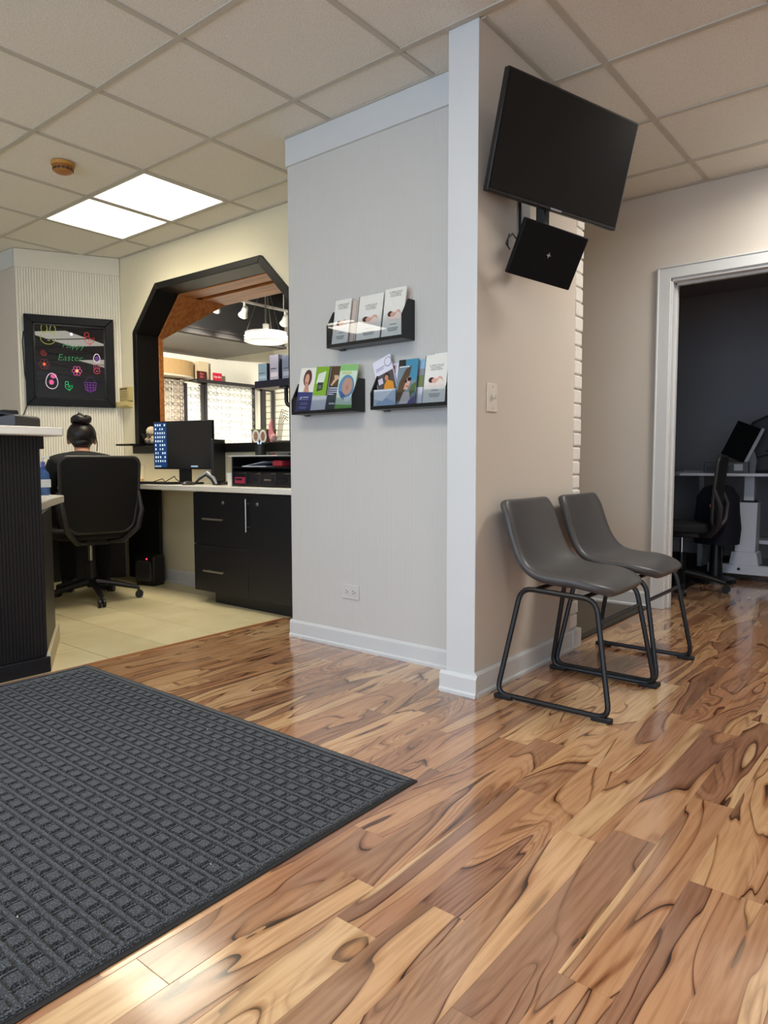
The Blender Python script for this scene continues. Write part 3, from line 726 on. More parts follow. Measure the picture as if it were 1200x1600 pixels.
# ------------------------------------------------------------------ leaflet racks and leaflets
M_RACK = mat('black_acrylic_rack', (18, 18, 21), 0.3, var=0.05)
M_CLEAR = mat('clear_acrylic', (255, 255, 255), 0.02, trans=1.0, ior=1.49)
def clear_material():
    mt, nt, b = nodes('clear_acrylic_front', 0.02)
    tr = N(nt, 'ShaderNodeBsdfTransparent'); gl = N(nt, 'ShaderNodeBsdfGlossy'); gl.inputs['Roughness'].default_value = 0.015
    fr = N(nt, 'ShaderNodeFresnel'); fr.inputs['IOR'].default_value = 1.75; mx = N(nt, 'ShaderNodeMixShader')
    nt.links.new(fr.outputs[0], mx.inputs[0]); nt.links.new(tr.outputs[0], mx.inputs[1]); nt.links.new(gl.outputs[0], mx.inputs[2])
    nt.links.new(mx.outputs[0], nt.nodes['Material Output'].inputs['Surface']); return mt
M_CLEAR = clear_material()
def rack(x0, x1, z, label, front=0.105, back=0.178):
    t = empty('leaflet_rack', ((x0+x1)/2, 2.575, z), 0, label, 'leaflet rack', 'leaflet racks on the beadboard wall')
    w = (x1-x0)/2; d = 0.092
    side = [(-d, 0), (-d, front), (-0.045, back), (0, back), (0, 0)]
    MB().prism(side, -w, -w+0.006, 'x').build('end_panel', M_RACK, t)
    MB().prism(side, w-0.006, w, 'x').build('end_panel', M_RACK, t)
    MB().box(-w+0.006, w-0.006, -d, 0, 0, 0.006).build('floor_panel', M_RACK, t)
    MB().box(-w+0.006, w-0.006, -0.005, 0, 0.006, back-0.02).build('back_panel', M_RACK, t)
    MB().box(-w+0.006, w-0.006, -d, -d+0.004, 0.006, 0.016).build('front_lip', M_RACK, t)
    cfo = MB().quad((-w+0.006, -d+0.002, 0.016), (w-0.006, -d+0.002, 0.016), (w-0.006, -d+0.002, front+0.012), (-w+0.006, -d+0.002, front+0.012)).build('clear_front', M_CLEAR, t)
    cf = cfo.data
    if cf.polygons[0].normal.y > 0: cf.flip_normals()
    MB().prism([(-0.03, 0), (-0.012, -0.006), (-0.012, 0)], -w+0.02, -w+0.05, 'x').build('hook_tab', M_RACK, t)
    return t
rack(-2.356, -1.898, 1.474, 'long black leaflet rack alone in the upper row')
rack(-2.603, -2.192, 1.168, 'black leaflet rack in the lower row, next to the pass-through', 0.075, 0.158)
rack(-2.083, -1.664, 1.168, 'black leaflet rack in the lower row, tucked against the white corner board', 0.078, 0.158)

PAPER = {}
def P(r, g, b):
    k = 'print_%02x%02x%02x' % (r, g, b)
    return mat(k, (r, g, b), 0.35, var=0.02, scale=40)
def leaflet(x, y, z, w, h, label, prints, lean=0.16, roll=0.0, t=0.006, cover=(236, 233, 224), spiral=False, name='leaflet', group='leaflets in the racks', rz=0.0):
    """prints: (part name, outline in 0..1 leaflet units, colour)"""
    o = empty(name, (x, y-0.008, z), 0, label, name.replace('_', ' '), group)
    o.rotation_euler = (Matrix.Rotation(rz, 4, 'Z') @ Matrix.Rotation(-lean, 4, 'X') @ Matrix.Rotation(roll, 4, 'Y')).to_euler()
    MB().box(-w/2, w/2, -t, 0, 0, h).build('cover', P(*cover), o)
    L = 0
    for p in prints:
        L += 1; yy = -t-0.00025*L
        if p[0] == 'text':
            _, s, cx, cz, size, c = p; text('lettering', s, size, P(*c), o, ((cx-0.5)*w, yy, cz*h), ext=0.0001)
        else:
            nm, poly, c = p
            MB().prism([((u-0.5)*w, v*h) for u, v in poly], yy, -t+0.0001, 'y').build(nm, P(*c), o)
    if spiral:
        s = MB(); n = 26
        for i in range(n):
            zz = h*(i+0.5)/n; s.box(-w/2-0.003, -w/2+0.003, -t-0.002, 0.001, zz-0.0014, zz+0.0014)
        s.build('spiral_binding', P(30, 30, 32), o)
    return o
def rect(a, b, c, d): return [(a, b), (c, b), (c, d), (a, d)]
def ell(cx, cy, rx, ry, n=18): return circle2(cx, cy, rx, ry, n)
def vision_prints(ty=0.72):
    return [('text', 'A GREAT PLACE\nTO CORRECT\nYOUR VISION', 0.52, ty+0.02, 0.0102, (70, 66, 62)),
            ('photo_sheet', [(0.2, 0.36), (0.85, 0.36), (0.9, 0.46), (0.75, 0.57), (0.55, 0.54), (0.35, 0.56), (0.18, 0.47)], (240, 222, 212)),
            ('photo_hair', ell(0.34, 0.49, 0.13, 0.055), (62, 34, 30)), ('photo_face', ell(0.47, 0.475, 0.12, 0.048), (226, 172, 150)),
            ('photo_arm', [(0.56, 0.48), (0.68, 0.56), (0.8, 0.54), (0.86, 0.46), (0.78, 0.5), (0.68, 0.52), (0.6, 0.46)], (222, 170, 148)),
            ('text_rule', rect(0.36, 0.275, 0.68, 0.287), (120, 116, 110)),
            ('text_rule', rect(0.27, 0.20, 0.78, 0.212), (140, 136, 130)), ('text_rule', rect(0.3, 0.172, 0.75, 0.183), (140, 136, 130)), ('text_rule', rect(0.33, 0.145, 0.72, 0.156), (140, 136, 130))]
# upper rack
zb = 1.482
leaflet(-2.295, 2.518, zb, 0.102, 0.226, 'cream booklet at the window end of the upper rack', vision_prints(0.83)[:1]+vision_prints()[1:], name='booklet')
for k in range(3):
    leaflet(-2.232+0.017*k, 2.532+0.0085*k, zb, 0.05, 0.215-0.004*k, ['pinkish folded sheet standing behind the cream booklet in the upper rack', 'tan folded sheet, middle of the loose sheets in the upper rack', 'mauve folded sheet beside the spiral-bound booklet in the upper rack'][k], [('fold_line', rect(0.75, 0, 0.8, 1), (150, 130, 118))], cover=[(206, 190, 178), (188, 172, 152), (170, 150, 150)][k], name='folded_sheet')
leaflet(-2.118, 2.516, zb, 0.145, 0.222, 'spiral-bound vision booklet in the middle of the upper rack', vision_prints(), spiral=True, name='booklet')
leaflet(-1.976, 2.516, zb, 0.120, 0.232, 'cream vision booklet at the corner-board end of the upper rack', vision_prints(0.86), name='booklet')
leaflet(-1.932, 2.552, zb, 0.045, 0.228, 'plain pinkish card sticking up at the end of the upper rack', [('edge_line', rect(0.8, 0, 0.86, 1), (196, 180, 170))], cover=(214, 202, 194), name='card')
# lower rack by the pass-through
zb = 1.176
leaflet(-2.542, 2.512, zb, 0.108, 0.228, 'blue and white leaflet with a dark-haired portrait in the lower rack',
        [('blue_band', rect(0, 0, 1, 0.46), (52, 60, 118)), ('photo_hair', ell(0.52, 0.77, 0.27, 0.19), (92, 54, 50)), ('photo_neck', [(0.36, 0.46), (0.72, 0.46), (0.6, 0.66), (0.45, 0.66)], (206, 150, 122)),
         ('photo_face', ell(0.5, 0.74, 0.14, 0.125), (220, 166, 140)), ('photo_lips', ell(0.5, 0.665, 0.06, 0.016), (170, 70, 66)),
         ('text_rule', rect(0.4, 0.335, 0.75, 0.355), (196, 200, 224)), ('text_rule', rect(0.3, 0.29, 0.8, 0.30), (150, 156, 196)), ('logo_mark', [(0.2, 0.3), (0.3, 0.36), (0.34, 0.35), (0.24, 0.29)], (235, 238, 246)),
         ('text_rule', rect(0.28, 0.21, 0.76, 0.222), (160, 166, 204)), ('text_rule', rect(0.28, 0.175, 0.76, 0.187), (160, 166, 204)), ('text_rule', rect(0.24, 0.12, 0.72, 0.132), (160, 166, 204)), ('text_rule', rect(0.26, 0.09, 0.68, 0.102), (160, 166, 204))], roll=0.07)
leaflet(-2.440, 2.514, zb, 0.096, 0.226, 'lime green and white leaflet with a dark tablet picture in the lower rack',
        [('green_field', rect(0.0, 0.36, 0.93, 1), (132, 178, 48)), ('dark_edge', rect(0.93, 0.36, 1, 1), (38, 40, 34)), ('white_shape', [(0.12, 0.62), (0.66, 0.66), (0.74, 0.9), (0.2, 0.84)], (222, 232, 216)), ('tablet', [(0.24, 0.45), (0.62, 0.49), (0.62, 0.65), (0.24, 0.65)], (52, 58, 60)),
         ('tablet_text', rect(0.3, 0.56, 0.55, 0.575), (150, 156, 158)), ('tablet_text', rect(0.3, 0.52, 0.55, 0.535), (150, 156, 158)), ('text_rule', rect(0.1, 0.335, 0.6, 0.345), (160, 170, 150))], cover=(214, 216, 224), roll=0.07)
leaflet(-2.356, 2.524, zb, 0.104, 0.222, 'dark teal and brown leaflet with a photo of hands in the lower rack',
        [('brown_photo', rect(0, 0.55, 1, 1), (88, 66, 44)), ('hand', [(0.22, 0.58), (0.42, 0.72), (0.36, 0.8), (0.62, 0.8), (0.74, 0.72), (0.6, 0.7), (0.3, 0.56)], (214, 178, 150)), ('hand', [(0.72, 0.62), (0.95, 0.68), (0.95, 0.86), (0.8, 0.74)], (220, 186, 160)),
         ('text_rule', rect(0.14, 0.5, 0.82, 0.525), (206, 204, 222)), ('text_rule', rect(0.14, 0.455, 0.78, 0.475), (206, 204, 222)), ('text_rule', rect(0.14, 0.41, 0.84, 0.43), (206, 204, 222)), ('text_rule', rect(0.14, 0.365, 0.5, 0.385), (206, 204, 222)), ('logo', rect(0.3, 0.15, 0.66, 0.185), (198, 206, 206))], cover=(44, 62, 70), rz=0, roll=0.07)
leaflet(-2.268, 2.512, zb, 0.112, 0.222, 'pale green leaflet with a face in a blue circle in the lower rack',
        [('green_corner', rect(0, 0, 1, 0.12), (110, 170, 84)), ('green_top', rect(0.0, 0.86, 1, 1), (140, 196, 120)), ('title', rect(0.15, 0.78, 0.7, 0.84), (196, 206, 150)), ('circle', ell(0.5, 0.5, 0.44, 0.27, 28), (92, 140, 178)), ('photo_face', ell(0.56, 0.52, 0.3, 0.19), (188, 146, 130)), ('photo_nose', ell(0.56, 0.49, 0.05, 0.06), (170, 122, 106)), ('blue_scarf', [(0.1, 0.42), (0.3, 0.28), (0.56, 0.3), (0.3, 0.4)], (64, 92, 150)), ('shirt', [(0.45, 0.27), (0.75, 0.3), (0.88, 0.36), (0.8, 0.2), (0.6, 0.16)], (232, 238, 240))], cover=(206, 226, 204), roll=0.07)
# lower rack by the corner board
leaflet(-1.99, 2.526, zb+0.022, 0.106, 0.225, 'tilted white leaflet with an orange-dressed figure in the lower rack',
        [('photo_field', rect(0.02, 0.22, 0.98, 0.66), (84, 78, 82)), ('photo_body', [(0.25, 0.24), (0.85, 0.24), (0.86, 0.4), (0.6, 0.5), (0.4, 0.42)], (220, 146, 44)), ('photo_hair', ell(0.6, 0.56, 0.15, 0.08), (42, 30, 30)), ('photo_face', ell(0.58, 0.54, 0.1, 0.06), (196, 140, 104)), ('square', rect(0.12, 0.46, 0.36, 0.58), (214, 206, 224)), ('purple_band', [(0.02, 0.1), (0.7, 0.1), (0.62, 0.24), (0.02, 0.24)], (112, 50, 122)),
         ('ring', ell(0.82, 0.86, 0.2, 0.1, 22), (120, 116, 140)), ('ring_inside', ell(0.82, 0.86, 0.175, 0.086, 22), (226, 226, 238)), ('text_rule', rect(0.12, 0.8, 0.6, 0.815), (170, 168, 190)), ('text_rule', rect(0.12, 0.76, 0.52, 0.772), (170, 168, 190))], cover=(228, 228, 240), roll=-0.36)
leaflet(-2.005, 2.535, zb, 0.07, 0.204, 'narrow white leaflet with a small pink photo behind the tilted one', [('photo', rect(0.1, 0.78, 0.8, 0.97), (196, 150, 150)), ('photo_dark', ell(0.5, 0.9, 0.2, 0.05), (90, 60, 66))], cover=(222, 224, 236))
leaflet(-2.008, 2.504, zb, 0.125, 0.082, 'low folded pale blue sheet lying in the lower rack', [('blue_curve', [(0, 0), (1, 0), (0.95, 0.3), (0.6, 0.5), (0.2, 0.35)], (168, 190, 214)), ('white_fold', [(0, 0.5), (0.4, 0.35), (0.9, 0.95), (0, 1)], (240, 244, 248))], cover=(204, 214, 226), lean=0.06)
leaflet(-1.898, 2.510, zb, 0.108, 0.212, 'blue photo leaflet of a long-haired figure in sunglasses in the lower rack',
        [('sky', rect(0.4, 0.55, 1, 1), (70, 140, 172)), ('dark_top', [(0.02, 0.84), (0.4, 0.86), (0.36, 1), (0.02, 1)], (38, 44, 44)), ('tree', [(0.62, 0.2), (0.95, 0.3), (1, 0.5), (0.75, 0.45)], (88, 110, 62)), ('photo_hair', [(0.02, 0.1), (0.3, 0.12), (0.62, 0.6), (0.7, 0.86), (0.4, 0.78), (0.12, 0.5)], (88, 68, 52)), ('photo_face', [(0.38, 0.36), (0.58, 0.34), (0.68, 0.5), (0.66, 0.64), (0.5, 0.58)], (224, 172, 150)), ('sunglasses', ell(0.64, 0.57, 0.1, 0.042), (22, 22, 26)), ('sunglasses', ell(0.48, 0.53, 0.05, 0.04), (30, 26, 28)), ('photo_lips', ell(0.56, 0.42, 0.07, 0.015), (190, 92, 92)),
         ('photo_body', [(0.2, 0.05), (0.8, 0.05), (0.7, 0.3), (0.4, 0.3)], (214, 200, 196)), ('purple_corner', [(0.6, 0), (1, 0), (1, 0.2), (0.72, 0.12)], (100, 82, 140)), ('title', rect(0.08, 0.83, 0.6, 0.855), (220, 226, 228)), ('title', rect(0.3, 0.07, 0.66, 0.09), (222, 222, 226))], cover=(120, 140, 150))
leaflet(-1.832, 2.530, zb, 0.09, 0.207, 'landscape leaflet with sky and bushes half hidden in the lower rack', [('bushes', rect(0, 0.4, 1, 0.72), (126, 138, 92)), ('hill', rect(0, 0.66, 1, 0.8), (150, 150, 156)), ('white_foot', rect(0.0, 0, 1, 0.4), (224, 226, 234))], cover=(150, 188, 216))
leaflet(-1.742, 2.508, zb, 0.118, 0.218, 'spiral-bound cream vision booklet in the lower rack', vision_prints(), spiral=True, name='booklet')
leaflet(-1.728, 2.536, zb, 0.095, 0.228, 'cream booklet standing taller behind the spiral-bound one in the lower rack', [('text_rule', rect(0.1, 0.9, 0.7, 0.91), (200, 196, 186))], name='booklet')

# ------------------------------------------------------------------ smoke detector and thermostat
sd = empty('smoke_detector', (-3.87, 1.99, CZ), 0, 'yellowed round smoke detector on the ceiling', 'smoke detector')
M_YEL = mat('yellowed_plastic', (190, 138, 66), 0.4, var=0.05)
MB().lathe([(0.062, 0), (0.062, -0.014), (0.058, -0.018), (0.05, -0.018)], n=28).build('base_ring', M_YEL, sd, smooth=True)
MB().lathe([(0.05, -0.017), (0.052, -0.028), (0.05, -0.044), (0.04, -0.052), (0.02, -0.055), (0.002, -0.0555)], n=28).build('sensor_head', mat('amber_plastic', (164, 108, 52), 0.35, var=0.06), sd, smooth=True)
vt = MB()
for k in range(14):
    a = 2*PI*k/14; M = Matrix.Rotation(a, 4, 'Z'); vt.box(0.0508, 0.0532, -0.008, 0.008, -0.042, -0.030, M)
vt.build('vent_slots', mat('vent_dark', (84, 56, 34), 0.6), sd)
th = empty('thermostat', (-5.235, 3.17, 1.47), 0, 'beige wall controller with a small tray beside the pass-through', 'thermostat')
M_TH = mat('beige_plastic', (196, 178, 120), 0.5, var=0.04)
MB().box(-0.075, 0.075, -0.03, 0, -0.045, 0.07).build('case', M_TH, th, bevel=0.004)
MB().box(-0.062, 0.04, -0.0315, -0.03, 0.048, 0.062).build('dial_scale', mat('brown_scale', (110, 96, 62), 0.5), th)
gr = MB()
for k in range(5): gr.box(-0.06, 0.045, -0.0315, -0.03, -0.035+k*0.016, -0.028+k*0.016)
gr.build('vent_lines', mat('darker_beige_line', (150, 134, 90), 0.6), th)  # vent lines in a darker beige than the case
MB().prism([(-0.03, -0.05), (-0.055, -0.05), (-0.06, -0.085), (0, -0.1), (0, -0.05)], -0.085, 0.07, 'x').build('tray', M_TH, th, bevel=0.003)

# ------------------------------------------------------------------ drawing board on the angled wall
bc = EA+ed*0.371; BZ = 1.726
db = empty('drawing_board', (bc.x+en.x*0.006, bc.y+en.y*0.006, BZ), math.atan2(ed.y, ed.x), 'black framed neon drawing board with an Easter greeting', 'drawing board')
bw, bh, ft = 0.324, 0.352, 0.062
a_, c_ = bw-ft, bh-ft
for q in ([(-bw, bh), (bw, bh), (a_, c_), (-a_, c_)], [(-bw, -bh), (bw, -bh), (a_, -c_), (-a_, -c_)], [(-bw, -bh), (-bw, bh), (-a_, c_), (-a_, -c_)], [(bw, -bh), (bw, bh), (a_, c_), (a_, -c_)]):
    MB().prism(q, -0.036, 0, 'y').build('frame_rail', mat('black_frame', (9, 9, 11), 0.45, spec=0.3, var=0.05), db, bevel=0.004)
ii, jj = bw-ft, bh-ft
for (x0, x1, z0, z1) in [(-ii, ii, jj-0.014, jj), (-ii, ii, -jj, -jj+0.014), (-ii, -ii+0.014, -jj, jj), (ii-0.014, ii, -jj, jj)]:
    MB().box(x0, x1, -0.022, 0, z0, z1).build('inner_bead', M_BLKG, db)
MB().box(-ii, ii, -0.012, -0.002, -jj, jj).build('glass_panel', mat('black_board_glass', (20, 20, 22), 0.012, spec=0.6), db)
def nm(rgb): return mat('marker_%02x%02x%02x' % rgb, rgb, 0.6, emit=rgb, estr=0.35)
def bp_(cx, cy):       # board sketch coordinates
    return ((cx-550)/550*0.506, -0.0135, -(cy-932)/580*0.572)
def stroke(name, pts, rgb, r=0.0024, closed=False):
    MB().tube([bp_(*p) for p in pts], r, 5, closed=closed).build(name, nm(rgb), db)
def oval(cx, cy, rx, ry, n=18, a0=0, a1=2*PI): return [(cx+rx*math.cos(a0+(a1-a0)*k/n), cy-ry*math.sin(a0+(a1-a0)*k/n)) for k in range(n if a1-a0 > 6.2 else n+1)]
YG = (150, 160, 70); RD = (196, 60, 52); GN = (52, 140, 84); PK = (214, 84, 150); WH = (222, 206, 222); PU = (110, 44, 140); OR = (226, 110, 60); GN2 = (40, 190, 110)
text('greeting', 'Happy', 0.062, nm(GN), db, bp_(572, 802), shear=0.2, offset=-0.0012)
text('greeting', 'Easter', 0.072, nm(GN), db, bp_(545, 900), shear=0.2, offset=-0.0012)
stroke('rabbit_head', oval(380, 748, 60, 52), YG, closed=True)
stroke('rabbit_ear', oval(352, 676, 24, 34), YG, closed=True); stroke('rabbit_ear', oval(418, 680, 22, 32), YG, closed=True); stroke('rabbit_nose', [(372, 768), (385, 772), (392, 766), (386, 752)], YG)
def duck(cx, cy, s, rgb, mirror=1):
    f = lambda pts: [(cx+mirror*s*x, cy+s*y) for x, y in pts]
    stroke('duck_body', f([(-38, -8), (-40, 20), (-20, 42), (12, 46), (34, 28), (40, -4), (20, 8), (2, 4), (-6, -14)]), rgb)
    stroke('duck_head', [(cx+mirror*s*-22+s*18*math.cos(k*PI/6), cy-24*s+s*18*math.sin(k*PI/6)) for k in range(12)], rgb, closed=True)
    stroke('duck_wing', f([(-14, 8), (-2, 24), (16, 20)]), rgb); stroke('duck_feet', f([(-8, 50), (-4, 58), (8, 50), (12, 58)]), rgb)
duck(706, 730, 1.0, RD); duck(530, 1118, 0.72, GN2)
def flower(cx, cy, r, rgb, mid):
    for k in range(6): stroke('petal', oval(cx+r*math.cos(k*PI/3), cy-r*math.sin(k*PI/3), r*0.5, r*0.5, 10), rgb, 0.002, True)
    MB().prism([(bp_(x, y)[0], bp_(x, y)[2]) for x, y in oval(cx, cy, r*0.42, r*0.42, 12)], -0.0145, -0.012, 'y').build('flower_centre', nm(mid), db)
flower(597, 1000, 26, PK, (240, 200, 110)); flower(344, 958, 28, (110, 40, 44), OR)
stroke('swirl_flower', [(340+r*math.cos(a), 868-r*math.sin(a)) for a, r in [(k*0.6, 3+k*1.1) for k in range(22)]], (150, 48, 44), 0.002)
def egg(cx, cy, rx, ry, rgb): stroke('egg_outline', [(cx+rx*(1-0.18*math.sin(a))*math.cos(a), cy-ry*math.sin(a)) for a in [k*2*PI/20 for k in range(20)]], rgb, 0.0028, True)
egg(398, 1088, 46, 62, WH); egg(760, 890, 26, 34, WH)
def blob(name, cx, cy, rx, ry, rgb): MB().prism([(bp_(x, y)[0], bp_(x, y)[2]) for x, y in oval(cx, cy, rx, ry, 14)], -0.0142, -0.012, 'y').build(name, nm(rgb), db)
blob('egg_spot', 395, 1098, 19, 20, PK); blob('egg_spot', 412, 1048, 24, 20, (190, 84, 140)); blob('egg_fill', 760, 894, 17, 22, (84, 40, 110)); blob('magnet', 563, 710, 13, 13, (238, 226, 240))
stroke('rabbit_head', oval(758, 994, 25, 22), (206, 70, 100), 0.002, True); stroke('rabbit_ear', [(738, 978), (732, 944), (748, 944), (752, 974)], (206, 70, 100), 0.002); stroke('rabbit_ear', [(764, 974), (770, 942), (784, 946), (778, 980)], (206, 70, 100), 0.002); stroke('rabbit_nose', [(748, 990), (758, 1000), (768, 990)], (240, 120, 140), 0.002)
stroke('basket_outline', [(654, 1090), (664, 1150), (700, 1166), (740, 1150), (752, 1090)], PU, 0.003, True)
stroke('basket_handle', oval(702, 1090, 38, 44, 12, 0.0, PI), (70, 40, 90), 0.002)
for yy in (1110, 1130, 1148): stroke('basket_weave', [(660, yy), (746, yy)], PU, 0.002)
for xx in (676, 700, 724): stroke('basket_weave', [(xx, 1092), (xx+2, 1160)], PU, 0.002)
MB().tube([(-bw-0.004, -0.006, 0.22), (-bw-0.014, -0.008, 0.14), (-bw-0.006, -0.006, -0.1), (-bw+0.02, -0.006, -bh+0.05), (-bw-0.02, -0.008, -bh-0.06), (-bw-0.06, -0.01, -bh-0.16), (-bw-0.09, -0.01, -bh-0.26)], 0.0035, 6).build('power_cord', M_BLK, db, smooth=True)

# ------------------------------------------------------------------ reception counter
M_RIB = mat('black_ribbed_panel', (24, 23, 25), 0.45, var=0.12, scale=12)
rc = empty('reception_counter', (-3.1, 1.446, 0), 0, 'tall black ribbed reception counter under a white ledge', 'counter')
MB().box(-0.13, -0.004, -4.2, 0.0, 0.0, 1.045).build('carcass', M_LAM, rc)
fl = fluted(MB(), (0.0, -1.6), (0.0, 0.0), 0.075, 1.045, 0.0145, 0.004, 0.003); fl.build('ribbed_front', M_RIB, rc)
MB().box(-0.12, 0.018, -1.6, 0.008, 0.0, 0.07).build('black_plinth', M_LAM, rc, bevel=0.004)
MB().box(-0.34, 0.075, -4.2, 0.072, 1.045, 1.083).build('ledge_top', M_QUARTZ, rc, bevel=0.006)
MB().box(-0.12, -0.02, 0.0, 0.03, 0.99, 1.045).build('ledge_bracket', M_LAM, rc, bevel=0.003)
ld = empty('return_desk', (-3.1, 1.446, 0), 0, 'low black desk end with white worktop behind the reception counter', 'desk')
dvec = Vector((-0.50, 0.288, 0)).normalized(); pv = Vector((dvec.y, -dvec.x, 0))
q0 = Vector((-0.005, 0.004, 0)); q1 = Vector((-0.47, 0.268, 0)); th_ = Vector((-0.015, -0.025, 0))
MB().prism([(q0.x, q0.y), (q1.x, q1.y), (q1.x+th_.x, q1.y+th_.y), (q0.x+th_.x-0.02, q0.y-0.004)], 0, 0.705, 'z').build('end_panel', M_LAM, ld)
MB().prism([(0.012, 0.010), (-0.53, 0.318), (-0.53, 0.298), (0.0, -0.004)], 0, 0.085, 'z').build('tile_skirting', mat('beige_skirting', (196, 182, 150), 0.5, var=0.03), ld)
MB().prism([(-0.135, 0.05), (-0.30, 0.165), (-0.44, 0.245), (-0.80, 0.50), (-1.9, 0.52), (-2.5, 0.52), (-2.5, -0.3), (-0.135, -0.3)], 0.705, 0.745, 'z').build('worktop', M_QUARTZ, ld, bevel=0.004)
MB().box(-2.5, -0.6, -0.3, -0.27, 0, 0.705).build('modesty_panel', M_LAM, ld)
ph = empty('desk_phone', (-3.25, 1.375, 1.083), 2.2, 'dark grey desk phone on the white counter ledge', 'phone')
MB().prism([(-0.10, 0), (0.12, 0), (0.12, 0.012), (0.02, 0.035), (-0.09, 0.055), (-0.10, 0.045)], -0.10, 0.10, 'x').build('base', mat('dark_grey_plastic', (58, 56, 58), 0.45), ph, bevel=0.004)
MB().tube([(-0.06, -0.08, 0.052), (-0.065, -0.03, 0.062), (-0.065, 0.05, 0.050), (-0.06, 0.10, 0.036)], [0.022, 0.014, 0.014, 0.022], 10).build('handset', M_BLK, ph, smooth=True)
sa = empty('sanitizer_bottle', (-4.03, 1.895, 0.745), 0, 'blue pump bottle of hand sanitizer on the low white worktop', 'bottle')
MB().lathe([(0.03, 0), (0.034, 0.006), (0.034, 0.105), (0.03, 0.125), (0.014, 0.145), (0.014, 0.16)], n=20).build('bottle_body', mat('blue_gel', (70, 110, 178), 0.15, trans=0.3), sa, smooth=True)
MB().box(-0.01, 0.0352, -0.028, 0.026, 0.045, 0.09).build('white_label', mat('white_label', (214, 220, 232), 0.5), sa)
MB().cyl((0, 0, 0.16), (0, 0, 0.19), 0.012, 12).build('pump_collar', mat('pump_blue', (90, 110, 190), 0.4), sa)
MB().tube([(0, 0, 0.19), (0, 0, 0.215), (0.03, 0.01, 0.215), (0.045, 0.014, 0.207)], 0.005, 8).build('pump_nozzle', mat('pump_white', (220, 225, 235), 0.4), sa, smooth=True)
cr = empty('card_reader', (-4.22, 1.88, 0.745), 0.4, 'black terminal with keypad standing behind the pump bottle', 'terminal')
MB().box(-0.05, 0.05, -0.06, 0.06, 0, 0.02).build('base', M_BLK, cr, bevel=0.004)
MB().prism([(-0.02, 0.02), (0.02, 0.02), (0.0, 0.24), (-0.03, 0.24)], -0.055, 0.055, 'y').build('body', M_BLK, cr, bevel=0.006)
kb = MB()
for a in range(3):
    for b2 in range(4): kb.box(0.008, 0.022, -0.04+a*0.028, -0.02+a*0.028, 0.06+b2*0.022, 0.074+b2*0.022)
kb.build('keys', mat('grey_keys', (120, 122, 130), 0.5), cr)
ca = empty('loose_cable', (-4.40, 1.62, 0.75), 0, 'thin black cables looping behind the counter', 'cable')
MB().tube([(0.2, -0.15, 0.25), (0.1, -0.05, 0.27), (0.0, 0.06, 0.2), (-0.05, 0.12, 0.05), (-0.12, 0.15, 0.0)], 0.003, 6).build('strand', M_BLK, ca, smooth=True)
MB().tube([(0.22, -0.17, 0.22), (0.05, -0.02, 0.14), (-0.05, 0.1, 0.06), (-0.2, 0.18, 0.0)], 0.003, 6).build('strand', M_BLK, ca, smooth=True)

# ------------------------------------------------------------------ back desk and cabinet
struct_lab = None
wt = empty('desk_worktop', (-4.0, 2.99, 0.74), 0, 'long white desk worktop below the pass-through', 'worktop')
MB().box(-1.30, 1.285, -0.19, 0.176, 0, 0.036).build('slab', M_QUARTZ, wt, bevel=0.004)
MB().box(-1.2, -0.765, 0.13, 0.16, -0.74, 0).build('support_panel', M_LAM, wt)
cdk = empty('corner_desk', (-5.3, 2.4, 0), 0, 'white-topped black corner desk in front of the seated person', 'desk')
MB().prism([(-0.335, -0.42), (0.22, -0.42), (0.22, 0.25), (0.30, 0.385), (-0.02, 0.385), (-0.05, 0.58), (-0.325, 0.07)], 0.74, 0.776, 'z').build('worktop', M_QUARTZ, cdk, bevel=0.004)
MB().box(-0.12, -0.09, -0.39, 0.40, 0, 0.74).build('modesty_panel', M_LAM, cdk)
MB().box(-0.32, 0.18, -0.42, -0.39, 0, 0.74).build('end_panel', M_LAM, cdk)
MB().prism([(-0.12, 0.40), (-0.09, 0.38), (0.11, 0.68), (0.08, 0.70)], 0, 0.74, 'z').build('modesty_panel', M_LAM, cdk)
cabn = empty('base_cabinet', (-3.32, 2.83, 0), 0, 'black base cabinet with two drawers and a door under the white worktop', 'cabinet')
MB().box(-0.60, 0.61, 0.018, 0.33, 0.075, 0.738).build('body', M_LAM, cabn)
MB().box(-0.45, 0.61, 0.055, 0.32, 0.0, 0.075).build('toe_kick', M_LAM, cabn)
def bar_handle(parent, a, b2, off):
    o = MB(); o.cyl(a, b2, 0.006, 10); a, b2 = Vector(a), Vector(b2); d = (b2-a).normalized()
    for p in (a+d*0.03, b2-d*0.03): o.cyl(p, (p.x, p.y+off, p.z), 0.004, 8)
    return o.build('handle', M_STEEL, parent, smooth=True)
def lock(parent, x, z):
    l = MB().lathe([(0.011, 0), (0.011, 0.004), (0.008, 0.006), (0.002, 0.006)], n=14, M=Matrix.Rotation(PI/2, 4, 'X'), c=(x, 0, z)).build('lock', M_STEEL, parent, smooth=True)
    return l
for (z0, z1, hz) in [(0.392, 0.732, 0.562), (0.08, 0.388, 0.222)]:
    d = MB().box(-0.598, -0.052, 0, 0.018, z0, z1).build('drawer', M_LAM, cabn, bevel=0.0015)
    bar_handle(d, (-0.465, -0.028, hz), (-0.262, -0.028, hz), 0.028)
    if z0 > 0.2: lock(d, -0.285, 0.672)
d = MB().box(-0.048, 0.608, 0, 0.018, 0.08, 0.732).build('door', M_LAM, cabn, bevel=0.0015)
bar_handle(d, (-0.032, -0.028, 0.50), (-0.032, -0.028, 0.705), 0.028); lock(d, 0.045, 0.674)
baseboard('baseboard_back', (-4.77, 3.17), (-3.9, 3.17), 0.1, 0.014, 'white baseboard under the desk')
WZ = 0.776
